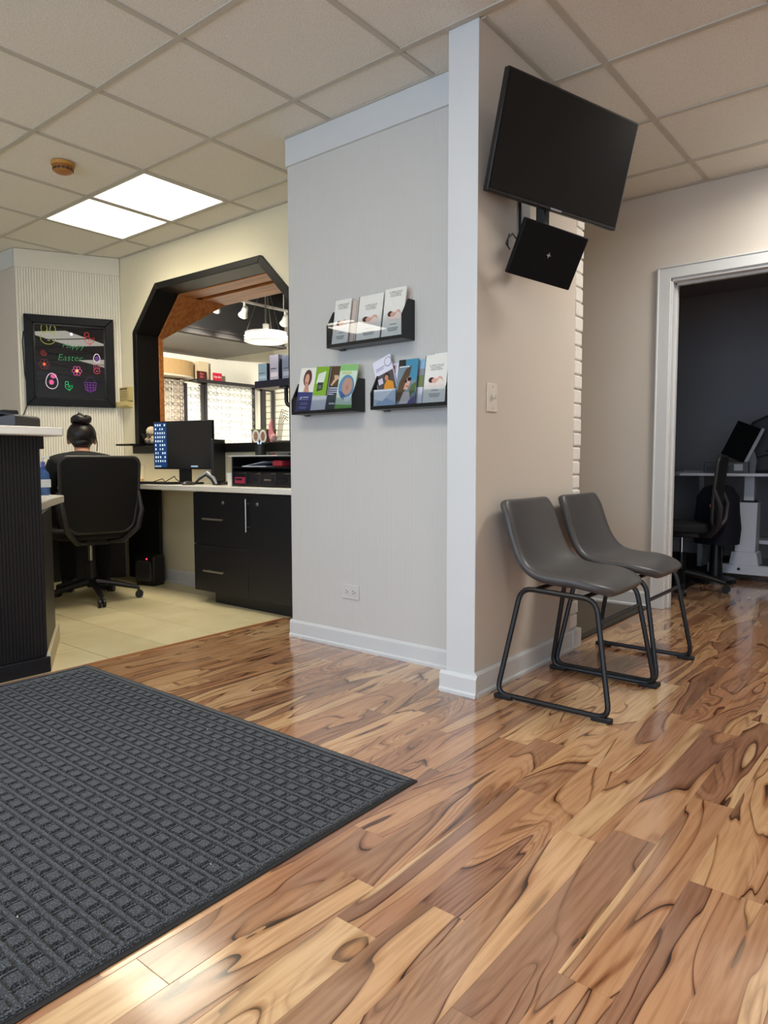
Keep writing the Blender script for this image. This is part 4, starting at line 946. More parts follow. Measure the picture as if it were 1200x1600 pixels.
# monitor
mo = empty('desk_monitor', (-4.235, 2.985, WZ), math.radians(13), 'black computer monitor with rows of desktop icons on the back desk', 'monitor')
mw, m0, m1 = 0.265, 0.105, 0.447
MB().box(-mw, mw, -0.012, 0.02, m0, m1).build('housing', M_BLK, mo, bevel=0.004)
MB().box(-mw+0.006, mw-0.006, -0.0135, -0.012, m0+0.012, m1-0.006).build('screen', mat('dark_desktop', (22, 22, 23), 0.25, emit=(26, 26, 27), estr=0.6), mo)
MB().box(-mw+0.008, -mw+0.125, -0.0142, -0.0135, m0+0.014, m1-0.01).build('wallpaper_strip', mat('blue_wallpaper', (18, 44, 78), 0.3, emit=(22, 60, 110), estr=0.7), mo)
ic = MB(); rr = random.Random(5)
for r in range(10):
    for c in range(5):
        if rr.random() < 0.12: continue
        x = -mw+0.018+c*0.021; zz = m1-0.028-r*0.0285; w_ = rr.uniform(0.007, 0.012)
        ic.box(x, x+w_, -0.0148, -0.0142, zz-0.006, zz+0.008)
ic.build('desktop_icons', mat('icon_glow', (200, 214, 226), 0.4, emit=(200, 216, 230), estr=0.8), mo)
tb = MB(); tb.box(-mw+0.01, -mw+0.07, -0.0148, -0.0135, m0+0.016, m0+0.026); tb.box(0.08, 0.14, -0.0148, -0.0135, m0+0.016, m0+0.026)
tb.build('taskbar', mat('taskbar_glow', (150, 176, 200), 0.4, emit=(150, 180, 205), estr=0.6), mo)
MB().box(-0.045, 0.045, 0.0, 0.035, 0.01, m0+0.05).build('neck', M_BLK, mo, bevel=0.004)
MB().prism([(-0.12, -0.08), (0.12, -0.08), (0.13, 0.06), (-0.13, 0.06)], 0, 0.014, 'z').build('foot', M_BLK, mo, bevel=0.003)
m2 = empty('second_monitor', (-3.93, 3.085, WZ), math.radians(-62), 'black screen seen edge-on behind the monitor on the back desk', 'monitor')
MB().box(-0.03, 0.16, -0.012, 0.012, 0.02, 0.31).build('housing', M_BLK, m2, bevel=0.004)
MB().box(-0.02, 0.1, -0.03, 0.03, 0, 0.02).build('foot', M_BLK, m2, bevel=0.003)
kbd = empty('keyboard', (-4.40, 2.845, WZ), math.radians(6), 'low black keyboard on the white worktop', 'keyboard')
MB().box(-0.21, 0.21, -0.038, 0.054, 0, 0.012).build('case', M_BLK, kbd, bevel=0.003)
ky = MB()
for r in range(4):
    for c in range(20): ky.box(-0.2+c*0.02, -0.183+c*0.02, -0.032+r*0.02, -0.016+r*0.02, 0.012, 0.017)
tag(ky.build('keys', mat('black_keys', (26, 26, 28), 0.5), kbd), kind='stuff')
ms = empty('computer_mouse', (-4.03, 2.87, WZ), 0.2, 'dark mouse on the worktop in front of the monitor', 'mouse')
MB().ball((0, 0, 0.008), 0.032, 0.052, 0.02).build('shell', mat('mouse_grey', (66, 62, 60), 0.35), ms, smooth=True)
MB().box(-0.002, 0.002, 0.018, 0.034, 0.022, 0.029).build('wheel', M_BLK, ms)
spk = empty('headset_stand', (-3.90, 2.92, WZ), 0.2, 'curved silver and black arch stand beside the mouse', 'stand')
MB().tube([(-0.10, 0, 0.008), (-0.06, 0.01, 0.05), (0.0, 0.02, 0.085), (0.05, 0.02, 0.05), (0.075, 0.02, 0.008)], [0.006, 0.011, 0.013, 0.014, 0.010], 10).build('arch', mat('silver_plastic', (170, 172, 176), 0.3, metal=0.4), spk, smooth=True)
MB().tube([(-0.09, -0.014, 0.006), (-0.05, -0.006, 0.04), (0.0, 0.004, 0.068), (0.045, 0.004, 0.04), (0.07, 0.004, 0.006)], 0.007, 8).build('inner_arch', M_BLK, spk, smooth=True)
cup = empty('paper_cup', (-4.80, 2.98, WZ), 0, 'pale yellow cup at the left end of the back desk', 'cup')
MB().lathe([(0.034, 0), (0.036, 0.03)], n=20).build('cup_base', mat('tan_card', (206, 168, 116), 0.6), cup, smooth=True)
MB().lathe([(0.036, 0.03), (0.045, 0.128), (0.042, 0.128), (0.033, 0.04), (0.001, 0.04)], n=20).build('cup_body', mat('pale_yellow_card', (240, 232, 200), 0.6), cup, smooth=True)
cab2 = empty('loose_cable', (-4.45, 3.05, WZ), 0, 'thin black cable looping on the back desk beside the monitor', 'cable')
MB().tube([(-0.28, 0.0, 0.004), (-0.22, 0.05, 0.03), (-0.16, 0.03, 0.006), (-0.08, 0.06, 0.05), (-0.02, 0.03, 0.03), (0.06, 0.02, 0.004)], 0.0035, 6).build('strand', M_BLK, cab2, smooth=True)
wc = empty('white_cup', (-3.64, 2.93, WZ), 0, 'small white tapered cup beside the desk organizer', 'cup')
MB().lathe([(0.022, 0), (0.034, 0.085), (0.032, 0.085), (0.02, 0.006), (0.001, 0.006)], n=18).build('cup_body', mat('white_card', (232, 230, 224), 0.5), wc, smooth=True)
nb = empty('tissue_box', (-3.73, 3.10, WZ), 0, 'beige cardboard box leaning by the wall behind the white cup', 'box')
MB().box(-0.07, 0.07, -0.03, 0.03, 0, 0.125).build('carton', mat('beige_carton', (206, 196, 174), 0.7), nb, bevel=0.002)
MB().box(-0.05, 0.05, -0.031, -0.03, 0.06, 0.09).build('printed_band', mat('brown_print', (150, 130, 104), 0.7), nb)
# organizer with its contents
org = empty('desk_organizer', (-3.365, 3.0, WZ), 0, 'black two-tier desk organizer with drawers on the back desk', 'organizer')
for (x0, x1, y0, y1, z0, z1) in [(-0.235, -0.225, -0.1, 0.13, 0, 0.19), (0.325, 0.335, -0.1, 0.13, 0, 0.19), (-0.225, 0.325, 0.12, 0.13, 0, 0.19)]:
    MB().box(x0, x1, y0, y1, z0, z1).build('side_panel', M_BLK, org, bevel=0.002)
for zz in (0, 0.088, 0.118, 0.184): MB().box(-0.225, 0.325, -0.1, 0.12, zz, zz+0.006).build('shelf', M_BLK, org)
for k in range(4):
    dr = MB().box(-0.222+0.137*k, -0.09+0.137*k, -0.104, 0.1, 0.008, 0.085).build('drawer', mat('smoky_drawer', (30, 28, 32), 0.15), org, bevel=0.003)
    MB().box(-0.19+0.137*k, -0.13+0.137*k, -0.108, -0.104, 0.04, 0.05).build('knob', M_STEEL if k == 2 else M_BLK, dr)
MB().box(-0.20, -0.10, -0.1045, -0.1035, 0.02, 0.06).build('drawer_contents', mat('magenta_card', (150, 34, 70), 0.5), org)
st = empty('paper_stack', (-3.40, 3.0, WZ+0.125), 0.1, 'white folded papers in the middle tier of the organizer', 'paper')
MB().box(-0.10, 0.10, -0.095, 0.09, 0, 0.006).build('sheet', P(226, 228, 234), st); MB().prism([(-0.09, 0.006), (0.08, 0.034), (0.082, 0.032), (-0.08, 0.006)], -0.09, 0.06, 'y').build('folded_sheet', P(214, 218, 228), st)
rd = empty('red_pouch', (-3.19, 2.97, WZ+0.125), 0, 'small red pouch in the organizer near the partition', 'pouch')
MB().box(-0.04, 0.045, -0.06, 0.05, 0, 0.04).build('pouch_body', mat('red_fabric', (168, 46, 56), 0.6), rd, bevel=0.012)
tp = empty('paper_tray_sheets', (-3.37, 3.01, WZ+0.191), -0.06, 'loose white sheets lying on top of the organizer', 'paper')
MB().prism([(-0.30, -0.09), (0.21, -0.10), (0.22, 0.11), (-0.22, 0.10)], 0, 0.006, 'z').build('sheet', P(228, 224, 216), tp)
pc = empty('pen_cup', (-3.50, 3.06, WZ+0.198), 0, 'black pen cup holding white-handled scissors on the organizer', 'pen cup')
MB().lathe([(0.036, 0), (0.038, 0.072), (0.035, 0.072), (0.033, 0.004), (0.001, 0.004)], n=18).build('cup_body', M_BLK, pc, smooth=True)
sc_ = empty('scissors', (-3.50, 3.05, WZ+0.206), 0.5, 'white-handled scissors standing in the pen cup', 'scissors')
M_SCW = mat('white_handle', (236, 234, 228), 0.35)
for sgn in (-1, 1):
    MB().tube([(sgn*0.026+0.022*math.cos(a)*0.9, -0.004*sgn, 0.115+0.036*math.sin(a)) for a in [k*2*PI/16 for k in range(16)]], 0.0062, 8, closed=True).build('handle_loop', M_SCW, sc_, smooth=True)
    MB().prism([(-sgn*0.012, 0.0), (-sgn*0.004, 0.0), (sgn*0.016, 0.082), (sgn*0.006, 0.085)], -0.002+0.002*sgn, 0.0005+0.002*sgn, 'y').build('blade', M_STEEL, sc_)
for k, (dx, dy, hh, c, nmx) in enumerate([(-0.018, 0.008, 0.115, (150, 40, 50), 'dark red pen standing in the pen cup'), (0.02, 0.012, 0.11, (60, 60, 66), 'dark grey pen standing in the pen cup')]):
    pn = empty('pen', (-3.50+dx, 3.06+dy, WZ+0.203), 0, nmx, 'pen', 'pens in the pen cup'); MB().cyl((0, 0, 0), (dx*0.4, 0.004, hh), 0.0042, 8).build('barrel', P(*c), pn); MB().cyl((dx*0.4, 0.004, hh), (dx*0.44, 0.004, hh+0.012), 0.003, 8).build('pen_cap', P(30, 30, 32), pn)
for k in range(3):
    e = empty('marker', (-3.36+0.032*k, 3.07, WZ+0.198), 0.7+0.2*k, ['black marker lying on the organizer sheets beside the pen cup', 'maroon marker lying between two others on the organizer', 'grey marker lying on the organizer nearest the partition'][k], 'marker', 'markers on the organizer')
    MB().cyl((-0.05, 0, 0.008), (0.03, 0, 0.008), 0.0075, 10).build('barrel', P(*[(30, 28, 30), (100, 34, 50), (90, 90, 96)][k]), e); MB().cyl((0.03, 0, 0.008), (0.055, 0, 0.008), 0.008, 10).build('cap', P(*[(60, 60, 64), (150, 60, 80), (40, 40, 44)][k]), e)
# wire basket with white balls on the sill
bk = empty('wire_basket', (-4.96, 3.22, 1.064), 0, 'black wire basket with ring pattern on the pass-through sill', 'basket')
wr = MB()
for row, (zz, rr_) in enumerate([(0.028, 0.068), (0.068, 0.082)]):
    n = 14
    for k in range(n):
        a = 2*PI*(k+0.5*row)/n; c = Vector((rr_*math.cos(a), rr_*math.sin(a), zz)); u = Vector((-math.sin(a), math.cos(a), 0)); v_ = Vector((0.3*math.cos(a), 0.3*math.sin(a), 1)).normalized()
        wr.tube([c+(u*math.cos(t)+v_*math.sin(t))*0.0175 for t in [q*2*PI/10 for q in range(10)]], 0.0022, 5, closed=True)
tag(wr.build('wire_rings', M_DARKMET, bk), kind='stuff')
MB().tube([(0.092*math.cos(q*PI/12), 0.092*math.sin(q*PI/12), 0.088) for q in range(24)], 0.003, 6, closed=True).build('rim', M_DARKMET, bk, smooth=True)
MB().lathe([(0.06, 0), (0.062, 0.006), (0.055, 0.006)], n=20).build('base_ring', M_DARKMET, bk)
bl = [(0.0, 0.0, 0.045, 0.034), (0.042, -0.03, 0.04, 0.03), (-0.042, -0.02, 0.042, 0.03), (0.0, -0.02, 0.112, 0.04), (0.052, 0.01, 0.098, 0.034), (-0.05, 0.005, 0.095, 0.034), (0.02, 0.045, 0.05, 0.028)]
bl_l = ['cream moss ball deep in the wire basket', 'cream moss ball low at the screen side of the wire basket', 'cream moss ball low at the wall side of the wire basket', 'large pale ball on top of the wire basket', 'pale ball high in the basket beside the monitor', 'pale ball high in the basket at the casing side', 'small cream ball at the back of the wire basket']
for (x, y, zz, r), lb in zip(bl, bl_l):
    tag(MB().ball((0, 0, 0), r, n=14, k=9).build('decor_ball', mat('cream_ball', (226, 208, 176), 0.8, var=0.12, scale=60, bump=0.8, bscale=120), None, smooth=True, loc=(-4.96+x, 3.22+y, 1.064+zz)), lb, 'ball', 'balls in the wire basket')

# heater under the desk
ht = empty('space_heater', (-4.72, 3.0, 0), 0.25, 'small black fan heater with a red light under the desk', 'heater')
MB().box(-0.1, 0.1, -0.06, 0.07, 0.012, 0.235).build('case', M_BLK, ht, bevel=0.025, seg=3)
MB().prism([(-0.07, 0.04), (0.07, 0.04), (0.078, 0.07), (0.07, 0.175), (0.05, 0.19), (-0.05, 0.19), (-0.07, 0.175), (-0.078, 0.07)], -0.068, -0.058, 'y').build('grille_plate', mat('grey_grille', (64, 64, 68), 0.4), ht, bevel=0.003)
for k in range(7): MB().box(-0.062, 0.062, -0.071, -0.067, 0.055+k*0.018, 0.062+k*0.018).build('grille_slat', mat('grille_dark', (38, 38, 42), 0.4), ht)
MB().ball((0.03, -0.06, 0.205), 0.006, n=8, k=6).build('indicator_lamp', mat('red_indicator', (255, 60, 70), 0.3, emit=(255, 50, 70), estr=4), ht)
MB().box(-0.085, 0.085, -0.05, 0.06, 0, 0.014).build('foot', M_BLK, ht)

# ------------------------------------------------------------------ office chairs
M_MESH = mat('black_mesh_fabric', (13, 13, 14), 0.75, var=0.15, scale=120)
M_FRAMEP = mat('dark_grey_chair_plastic', (46, 45, 46), 0.45, var=0.05)
def office_chair(loc, rz, label, lift=0.0):
    t = empty('office_chair', loc, rz, label, 'office chair', 'black office chairs')
    for k in range(5):
        a = PI/2+0.5+2*PI*k/5; c, s = math.cos(a), math.sin(a)
        leg = MB().tube([(0.03*c, 0.03*s, 0.125), (0.16*c, 0.16*s, 0.105), (0.30*c, 0.30*s, 0.072)], [0.026, 0.02, 0.015], 8).build('base_leg', M_BLK, t, smooth=True)
        w = MB()
        for off in (-0.014, 0.014):
            p = Vector((0.305*c-off*s, 0.305*s+off*c, 0.026)); w.cyl(p-Vector((-s, c, 0))*0.008, p+Vector((-s, c, 0))*0.008, 0.026, 14)
        w.cyl((0.305*c, 0.305*s, 0.026), (0.30*c, 0.30*s, 0.075), 0.008, 8)
        w.build('caster', M_BLK, leg, smooth=True)
    MB().cyl((0, 0, 0.09), (0, 0, 0.27), 0.028, 16).build('gas_cover', M_BLK, t, smooth=True)
    MB().cyl((0, 0, 0.27), (0, 0, 0.40), 0.014, 14).build('gas_rod', M_STEEL, t, smooth=True)
    MB().box(-0.09, 0.09, -0.13, 0.12, 0.385, 0.425).build('tilt_mechanism', M_BLK, t, bevel=0.01)
    MB().tube([(0.08, 0.03, 0.40), (0.2, 0.04, 0.395), (0.26, 0.04, 0.39)], 0.007, 8).build('tilt_lever', M_BLK, t, smooth=True)
    st_ = MB(); n = 20
    sq = [(0.245*math.copysign(abs(math.cos(a))**0.55, math.cos(a)), 0.235*math.copysign(abs(math.sin(a))**0.55, math.sin(a))+0.03) for a in [2*PI*k/n for k in range(n)]]
    st_.prism(sq, 0.425, 0.495, 'z'); st_.build('seat', mat('black_seat_fabric', (16, 16, 18), 0.85, var=0.1, scale=50), t, bevel=0.022, seg=3)
    # back frame, mesh and the two uprights that carry it
    def bk_(x, z): return (x, -0.235-0.05*((z-0.47)/0.5)+0.035*(x/0.25)**2, z)
    out = [(-0.17, 0.478), (0.17, 0.478), (0.215, 0.52), (0.246, 0.70), (0.252, 0.93), (0.225, 0.962), (-0.225, 0.962), (-0.252, 0.93), (-0.246, 0.70), (-0.215, 0.52)]
    MB().tube(round_path([bk_(*p) for p in out], 0.03, 3, closed=True), 0.0125, 8, closed=True).build('back_frame', M_FRAMEP, t, smooth=True)
    ms_ = MB(); vs = []; nz, nx_ = 9, 9
    for i in range(nz):
        z_ = 0.482+(0.957-0.482)*i/(nz-1); hw_ = 0.175+0.072*min(1, (z_-0.47)/0.2)**0.7
        for j in range(nx_): vs.append(bk_(-hw_+2*hw_*j/(nx_-1), z_))
    vs += [(x, y-0.006, z_) for x, y, z_ in vs]; q = nz*nx_; fs = []
    for i in range(nz-1):
        for j in range(nx_-1):
            a = i*nx_+j; fs += [(a, a+1, a+nx_+1, a+nx_), (q+a+nx_, q+a+nx_+1, q+a+1, q+a)]
    rim = list(range(nx_))+[i*nx_+nx_-1 for i in range(1, nz)]+[(nz-1)*nx_+j for j in range(nx_-2, -1, -1)]+[i*nx_ for i in range(nz-2, 0, -1)]
    fs += [(rim[k], rim[(k+1) % len(rim)], q+rim[(k+1) % len(rim)], q+rim[k]) for k in range(len(rim))]
    ms_.add(vs, fs).build('back_mesh', M_MESH, t, smooth=True)
    for sx in (-1, 1):
        MB().tube([bk_(sx*0.249, 0.74), (sx*0.25, -0.272, 0.62), (sx*0.225, -0.262, 0.50), (sx*0.15, -0.2, 0.41), (sx*0.07, -0.12, 0.405)], [0.012, 0.018, 0.019, 0.017, 0.016], 8).build('back_upright', M_FRAMEP, t, smooth=True)
    return t
office_chair((-4.50, 2.415, 0), math.radians(80), 'black mesh-backed office chair with the seated person at the back desk')

# ------------------------------------------------------------------ seated person
M_SKIN = mat('skin', (205, 150, 122), 0.5, var=0.04, scale=12); M_TOP = mat('black_top', (17, 17, 18), 0.85, var=0.12, scale=30)
M_HAIR = mat('dark_brown_hair', (24, 18, 17), 0.42, var=0.3, scale=80)
def skin_mesh(name, nodes_, edges, mt, parent, root, sub=2):
    me = bpy.data.meshes.new(name); keys = list(nodes_); ix = {k: i for i, k in enumerate(keys)}
    me.from_pydata([nodes_[k][0] for k in keys], [(ix[a], ix[b]) for a, b in edges], [])
    o = bpy.data.objects.new(name, me); COL.objects.link(o); me.materials.append(mt)
    sk = o.modifiers.new('skin', 'SKIN'); sk.use_smooth_shade = True
    sv = me.skin_vertices[0].data
    for k in keys:
        r = nodes_[k][1]; sv[ix[k]].radius = r if isinstance(r, tuple) else (r, r); sv[ix[k]].use_root = (k == root)
    if sub: sm = o.modifiers.new('sub', 'SUBSURF'); sm.levels = sub; sm.render_levels = sub
    dg = bpy.context.evaluated_depsgraph_get(); ev = bpy.data.meshes.new_from_object(o.evaluated_get(dg))
    o.modifiers.clear(); o.data = ev; bpy.data.meshes.remove(me); ev.name = name
    for p in ev.polygons: p.use_smooth = True
    if not ev.materials: ev.materials.append(mt)
    o.parent = parent
    return o
person = empty('person', (-4.515, 2.385, 0), math.radians(61.6), 'person with dark hair in a bun and black top, seated with head bowed', 'person')
B = {'pelvis': ((0, 0.0, 0.575), 0.105), 'waist': ((0, 0.03, 0.69), 0.095), 'chest': ((0, 0.10, 0.83), 0.105), 'upper': ((0, 0.155, 0.925), 0.085),
     'neck0': ((0, 0.20, 0.985), 0.056), 'neck1': ((0, 0.235, 1.035), 0.05), 'skull0': ((0, 0.262, 1.075), 0.078), 'skull1': ((0, 0.272, 1.125), 0.086), 'skull2': ((0, 0.272, 1.165), 0.062),
     'jaw': ((0, 0.32, 1.045), 0.048), 'nose': ((0, 0.368, 1.08), 0.012)}
BE = [('pelvis', 'waist'), ('waist', 'chest'), ('chest', 'upper'), ('upper', 'neck0'), ('neck0', 'neck1'), ('neck1', 'skull0'), ('skull0', 'skull1'), ('skull1', 'skull2'), ('skull0', 'jaw'), ('skull0', 'nose')]
for s, sx in (('l', -1), ('r', 1)):
    B['sh'+s] = ((sx*0.165, 0.15, 0.915), 0.058); B['el'+s] = ((sx*0.235, 0.20, 0.66), 0.041); B['wr'+s] = ((sx*0.12, 0.40, 0.69), 0.027); B['pa'+s] = ((sx*0.095, 0.455, 0.685), 0.030)
    BE += [('upper', 'sh'+s), ('sh'+s, 'el'+s), ('el'+s, 'wr'+s), ('wr'+s, 'pa'+s)]
    for f in range(4):
        a = ((sx*(0.115-0.02*f), 0.50+0.005*(f in (1, 2)), 0.680), 0.0095); b2 = ((sx*(0.108-0.02*f), 0.53, 0.662), 0.0085); c = ((sx*(0.104-0.02*f), 0.538, 0.640), 0.0078)
        for q, v_ in enumerate((a, b2, c)): B['f%d%d%s' % (f, q, s)] = v_
        BE += [('pa'+s, 'f%d0%s' % (f, s)), ('f%d0%s' % (f, s), 'f%d1%s' % (f, s)), ('f%d1%s' % (f, s), 'f%d2%s' % (f, s))]
    B['t0'+s] = ((sx*0.06, 0.44, 0.688), 0.0105); B['t1'+s] = ((sx*0.045, 0.475, 0.684), 0.009); BE += [('wr'+s, 't0'+s), ('t0'+s, 't1'+s)]
    B['hip'+s] = ((sx*0.09, 0.03, 0.555), 0.085); B['kn'+s] = ((sx*0.12, 0.42, 0.545), 0.058); B['an'+s] = ((sx*0.12, 0.36, 0.10), 0.036); B['to'+s] = ((sx*0.13, 0.50, 0.045), 0.030)
    BE += [('pelvis', 'hip'+s), ('hip'+s, 'kn'+s), ('kn'+s, 'an'+s), ('an'+s, 'to'+s)]
skin_mesh('body', B, BE, M_SKIN, person, 'pelvis')
ears = MB()
for sx in (-1, 1): ears.ball((sx*0.083, 0.262, 1.085), 0.012, 0.02, 0.03, 10, 8)
ears.build('ears', M_SKIN, person, smooth=True)
eyes = MB()
for sx in (-1, 1): eyes.ball((sx*0.03, 0.338, 1.098), 0.011, n=8, k=6)
eyes.build('eyes', mat('eye', (30, 24, 22), 0.2), person)
MB().tube([(-0.022, 0.362, 1.045), (0, 0.368, 1.043), (0.022, 0.362, 1.045)], 0.006, 6).build('mouth', mat('lip', (170, 96, 88), 0.5), person)
Cl = {'pelvis': ((0, -0.005, 0.575), 0.122), 'waist': ((0, 0.025, 0.69), 0.118), 'chest': ((0, 0.09, 0.83), 0.128), 'upper': ((0, 0.148, 0.925), 0.098), 'collar': ((0, 0.185, 0.975), 0.070)}
CE = [('pelvis', 'waist'), ('waist', 'chest'), ('chest', 'upper'), ('upper', 'collar')]
for s, sx in (('l', -1), ('r', 1)):
    Cl['sh'+s] = ((sx*0.168, 0.148, 0.918), 0.072); Cl['md'+s] = ((sx*0.212, 0.165, 0.80), 0.064); Cl['el'+s] = ((sx*0.240, 0.20, 0.66), 0.055); Cl['wr'+s] = ((sx*0.130, 0.385, 0.69), 0.038)
    CE += [('upper', 'sh'+s), ('sh'+s, 'md'+s), ('md'+s, 'el'+s), ('el'+s, 'wr'+s)]
skin_mesh('black_top', Cl, CE, M_TOP, person, 'pelvis')
Tr = {'p': ((0, 0.0, 0.565), 0.118)}; TE = []
for s, sx in (('l', -1), ('r', 1)):
    Tr['h'+s] = ((sx*0.09, 0.03, 0.557), 0.096); Tr['k'+s] = ((sx*0.12, 0.42, 0.545), 0.068); Tr['a'+s] = ((sx*0.12, 0.362, 0.07), 0.056); TE += [('p', 'h'+s), ('h'+s, 'k'+s), ('k'+s, 'a'+s)]
skin_mesh('trousers', Tr, TE, mat('black_trousers', (16, 16, 19), 0.85, var=0.1, scale=30), person, 'p')
for sx in (-1, 1):
    MB().tube([(sx*0.12, 0.335, 0.05), (sx*0.125, 0.42, 0.048), (sx*0.13, 0.52, 0.036)], [0.046, 0.048, 0.034], 10).build('shoe', M_BLK, person, smooth=True)
hr = MB(); hr.ball((0, 0.252, 1.125), 0.095, 0.104, 0.094, 20, 14); hr.ball((0, 0.215, 1.07), 0.066, 0.06, 0.05, 16, 10); hr.build('hair', M_HAIR, person, smooth=True)
MB().tube([(0.042*math.cos(a)*(1+0.15*math.sin(3*a)), 0.222+0.038*math.sin(a), 1.226+0.01*math.sin(2*a)) for a in [k*2*PI/16 for k in range(16)]], 0.027, 9, closed=True).build('hair_bun', M_HAIR, person, smooth=True)
MB().tube([(0.02, 0.20, 1.24), (-0.01, 0.215, 1.262), (-0.025, 0.235, 1.245)], 0.016, 8).build('hair_twist', M_HAIR, person, smooth=True)
for k, (x, zz) in enumerate([(0.092, 1.05), (-0.086, 1.10)]):
    MB().tube([(x, 0.235, zz+0.06), (x*1.08, 0.24, zz+0.01), (x*1.04, 0.25, zz-0.04)], 0.0035, 5).build('loose_strand', mat('hair_strand', (60, 34, 26), 0.5), person, smooth=True)

# ------------------------------------------------------------------ optical shop
eg = MB()
def rim_(cx): eg.tube([(0, cx+0.029*math.cos(a), 0.021*math.sin(a)) for a in [k*2*PI/12 for k in range(12)]], 0.0024, 5, closed=True)
rim_(-0.036); rim_(0.036); eg.tube([(0, -0.008, 0.004), (0.003, 0, 0.007), (0, 0.008, 0.004)], 0.0024, 5)
for sx in (-1, 1): eg.tube([(0, sx*0.065, 0.01), (-0.006, sx*0.069, 0.01), (-0.05, sx*0.070, 0.008)], 0.0024, 5)
eg_me = {}
def glasses(x, y, z, rz, rgb, label, group, s=1.0):
    k = rgb
    if k not in eg_me:
        me = eg.data('eyeglasses', True); me.materials.append(mat('frame_%02x%02x%02x' % rgb, rgb, 0.35)); eg_me[k] = me
    o = bpy.data.objects.new('eyeglasses', eg_me[k]); COL.objects.link(o); o.location = (x, y, z); o.rotation_euler = (0, 0, rz); o.scale = (s, s, s)
    return tag(o, label, 'eyeglasses', group)
M_BOARDT = mat('taupe_display', (176, 164, 146), 0.5); M_BOARDW = mat('glowing_white_board', (240, 238, 228), 0.4, emit=(255, 250, 235), estr=0.22)  # white boards carry a weak emission of their own
M_POST = mat('charcoal_post', (44, 42, 44), 0.45); M_BRASS = mat('clear_rod', (226, 224, 216), 0.3)
def frame_display(y0, y1, z0, z1, mt, label, cols, rows, cols_rgb, lab_g, group, xb=-7.36, post=M_POST):
    t = empty('frame_display', (xb, (y0+y1)/2, 0), 0, label, 'display', 'eyeglass display boards')
    w = (y1-y0)/2
    MB().box(-0.03, 0, -w, w, z0, z1).build('back_board', mt, t)
    for s in (-1, 1): MB().box(-0.03, 0.035, s*w-0.018, s*w+0.018, z0, z1+0.02).build('side_post', post, t)
    for c in range(cols):
        yy = -w+2*w*(c+0.5)/cols
        for dy in (-0.06, 0.06): MB().cyl((0.03, yy+dy, z0), (0.03, yy+dy, z1), 0.003, 6).build('rod', M_BRASS, t)
        for r in range(rows):
            zz = z0+(z1-z0)*(r+0.5)/rows
            glasses(xb+0.055, (y0+y1)/2+yy, zz, rng.uniform(-0.06, 0.06), rng.choice(cols_rgb), lab_g, group, 1.12)
    return t
frame_display(4.86, 5.17, 1.0, 1.93, M_BOARDT, 'taupe eyeglass board under the curved tan valance', 2, 11, [(34, 30, 30), (60, 48, 42), (150, 140, 130)], 'eyeglasses on the taupe board under the curved valance', 'eyeglasses on the taupe board', post=mat('taupe_post', (150, 140, 130), 0.5))
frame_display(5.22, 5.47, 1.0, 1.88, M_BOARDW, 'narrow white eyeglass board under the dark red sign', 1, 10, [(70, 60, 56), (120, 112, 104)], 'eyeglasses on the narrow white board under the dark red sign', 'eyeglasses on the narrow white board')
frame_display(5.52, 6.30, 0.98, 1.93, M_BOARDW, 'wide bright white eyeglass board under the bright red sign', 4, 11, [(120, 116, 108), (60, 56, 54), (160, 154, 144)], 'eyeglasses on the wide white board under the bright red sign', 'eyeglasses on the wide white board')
va = empty('curved_valance', (-7.38, 5.05, 1.95), 0, 'curved tan valance above the taupe eyeglass board', 'valance')
n = 14
pts = [(0.20*math.sin(PI*k/n*0.5), 0.30*math.cos(PI*k/n*0.5)) for k in range(n+1)]
va_poly = [(0, -0.42), (0.22, -0.42), (0.22, -0.1)]+[(0.22*math.cos(k*PI/2/8), -0.1+0.40*math.sin(k*PI/2/8)) for k in range(1, 9)]
MB().prism(va_poly, 0.02, 0.2, 'z').build('fascia', mat('tan_laminate', (186, 152, 104), 0.5, var=0.05), va)
MB().prism([(x*1.03, y*1.02) for x, y in va_poly], 0.0, 0.02, 'z').build('lower_edge', mat('pale_edge', (206, 196, 176), 0.5), va)
bx2 = empty('tan_carton', (-7.36, 5.47, 1.955), 0, 'tall tan carton standing on the display between the red signs', 'box'); MB().box(-0.03, 0.06, -0.075, 0.075, 0, 0.225).build('carton', mat('tan_carton', (214, 196, 160), 0.7), bx2, bevel=0.002); MB().box(0.06, 0.061, -0.02, 0.06, 0.02, 0.05).build('print', P(180, 150, 120), bx2)
dsh = empty('display_ledge', (-7.36, 5.62, 1.935), 0, 'dark ledge running over the white eyeglass boards', 'shelf'); MB().box(-0.04, 0.14, -0.30, 0.82, 0, 0.018).build('board', M_POST, dsh); MB().box(0.13, 0.142, -0.30, 0.82, -0.02, 0.018).build('front_edge', M_POST, dsh)
for (yy, bg, fg, lb, nm_) in [(5.41, (74, 24, 28), (214, 110, 100), 'dark red framed brand sign beside the curved valance', 'a'), (5.65, (206, 28, 62), (255, 240, 240), 'bright red brand sign with white script over the wide board', 'b')]:
    sg = empty('brand_sign', (-7.26, yy, 1.955), 0, lb, 'sign', 'red brand signs')
    MB().box(-0.008, 0, -0.07, 0.07, 0, 0.1).build('panel', P(*bg), sg, bevel=0.002); MB().box(-0.03, -0.008, -0.05, 0.05, 0, 0.012).build('foot', M_BLK, sg)
    text('lettering', 'Ray-Ban' if nm_ == 'b' else 'Ray\nBan', 0.036 if nm_ == 'b' else 0.042, P(*fg), sg, (0.0008, 0, 0.05), rot=(PI/2, 0, PI/2), shear=0.25)
mf = empty('framed_mirror', (-7.385, 6.56, 0), 0, 'dark framed standing mirror at the end of the eyeglass wall', 'mirror')
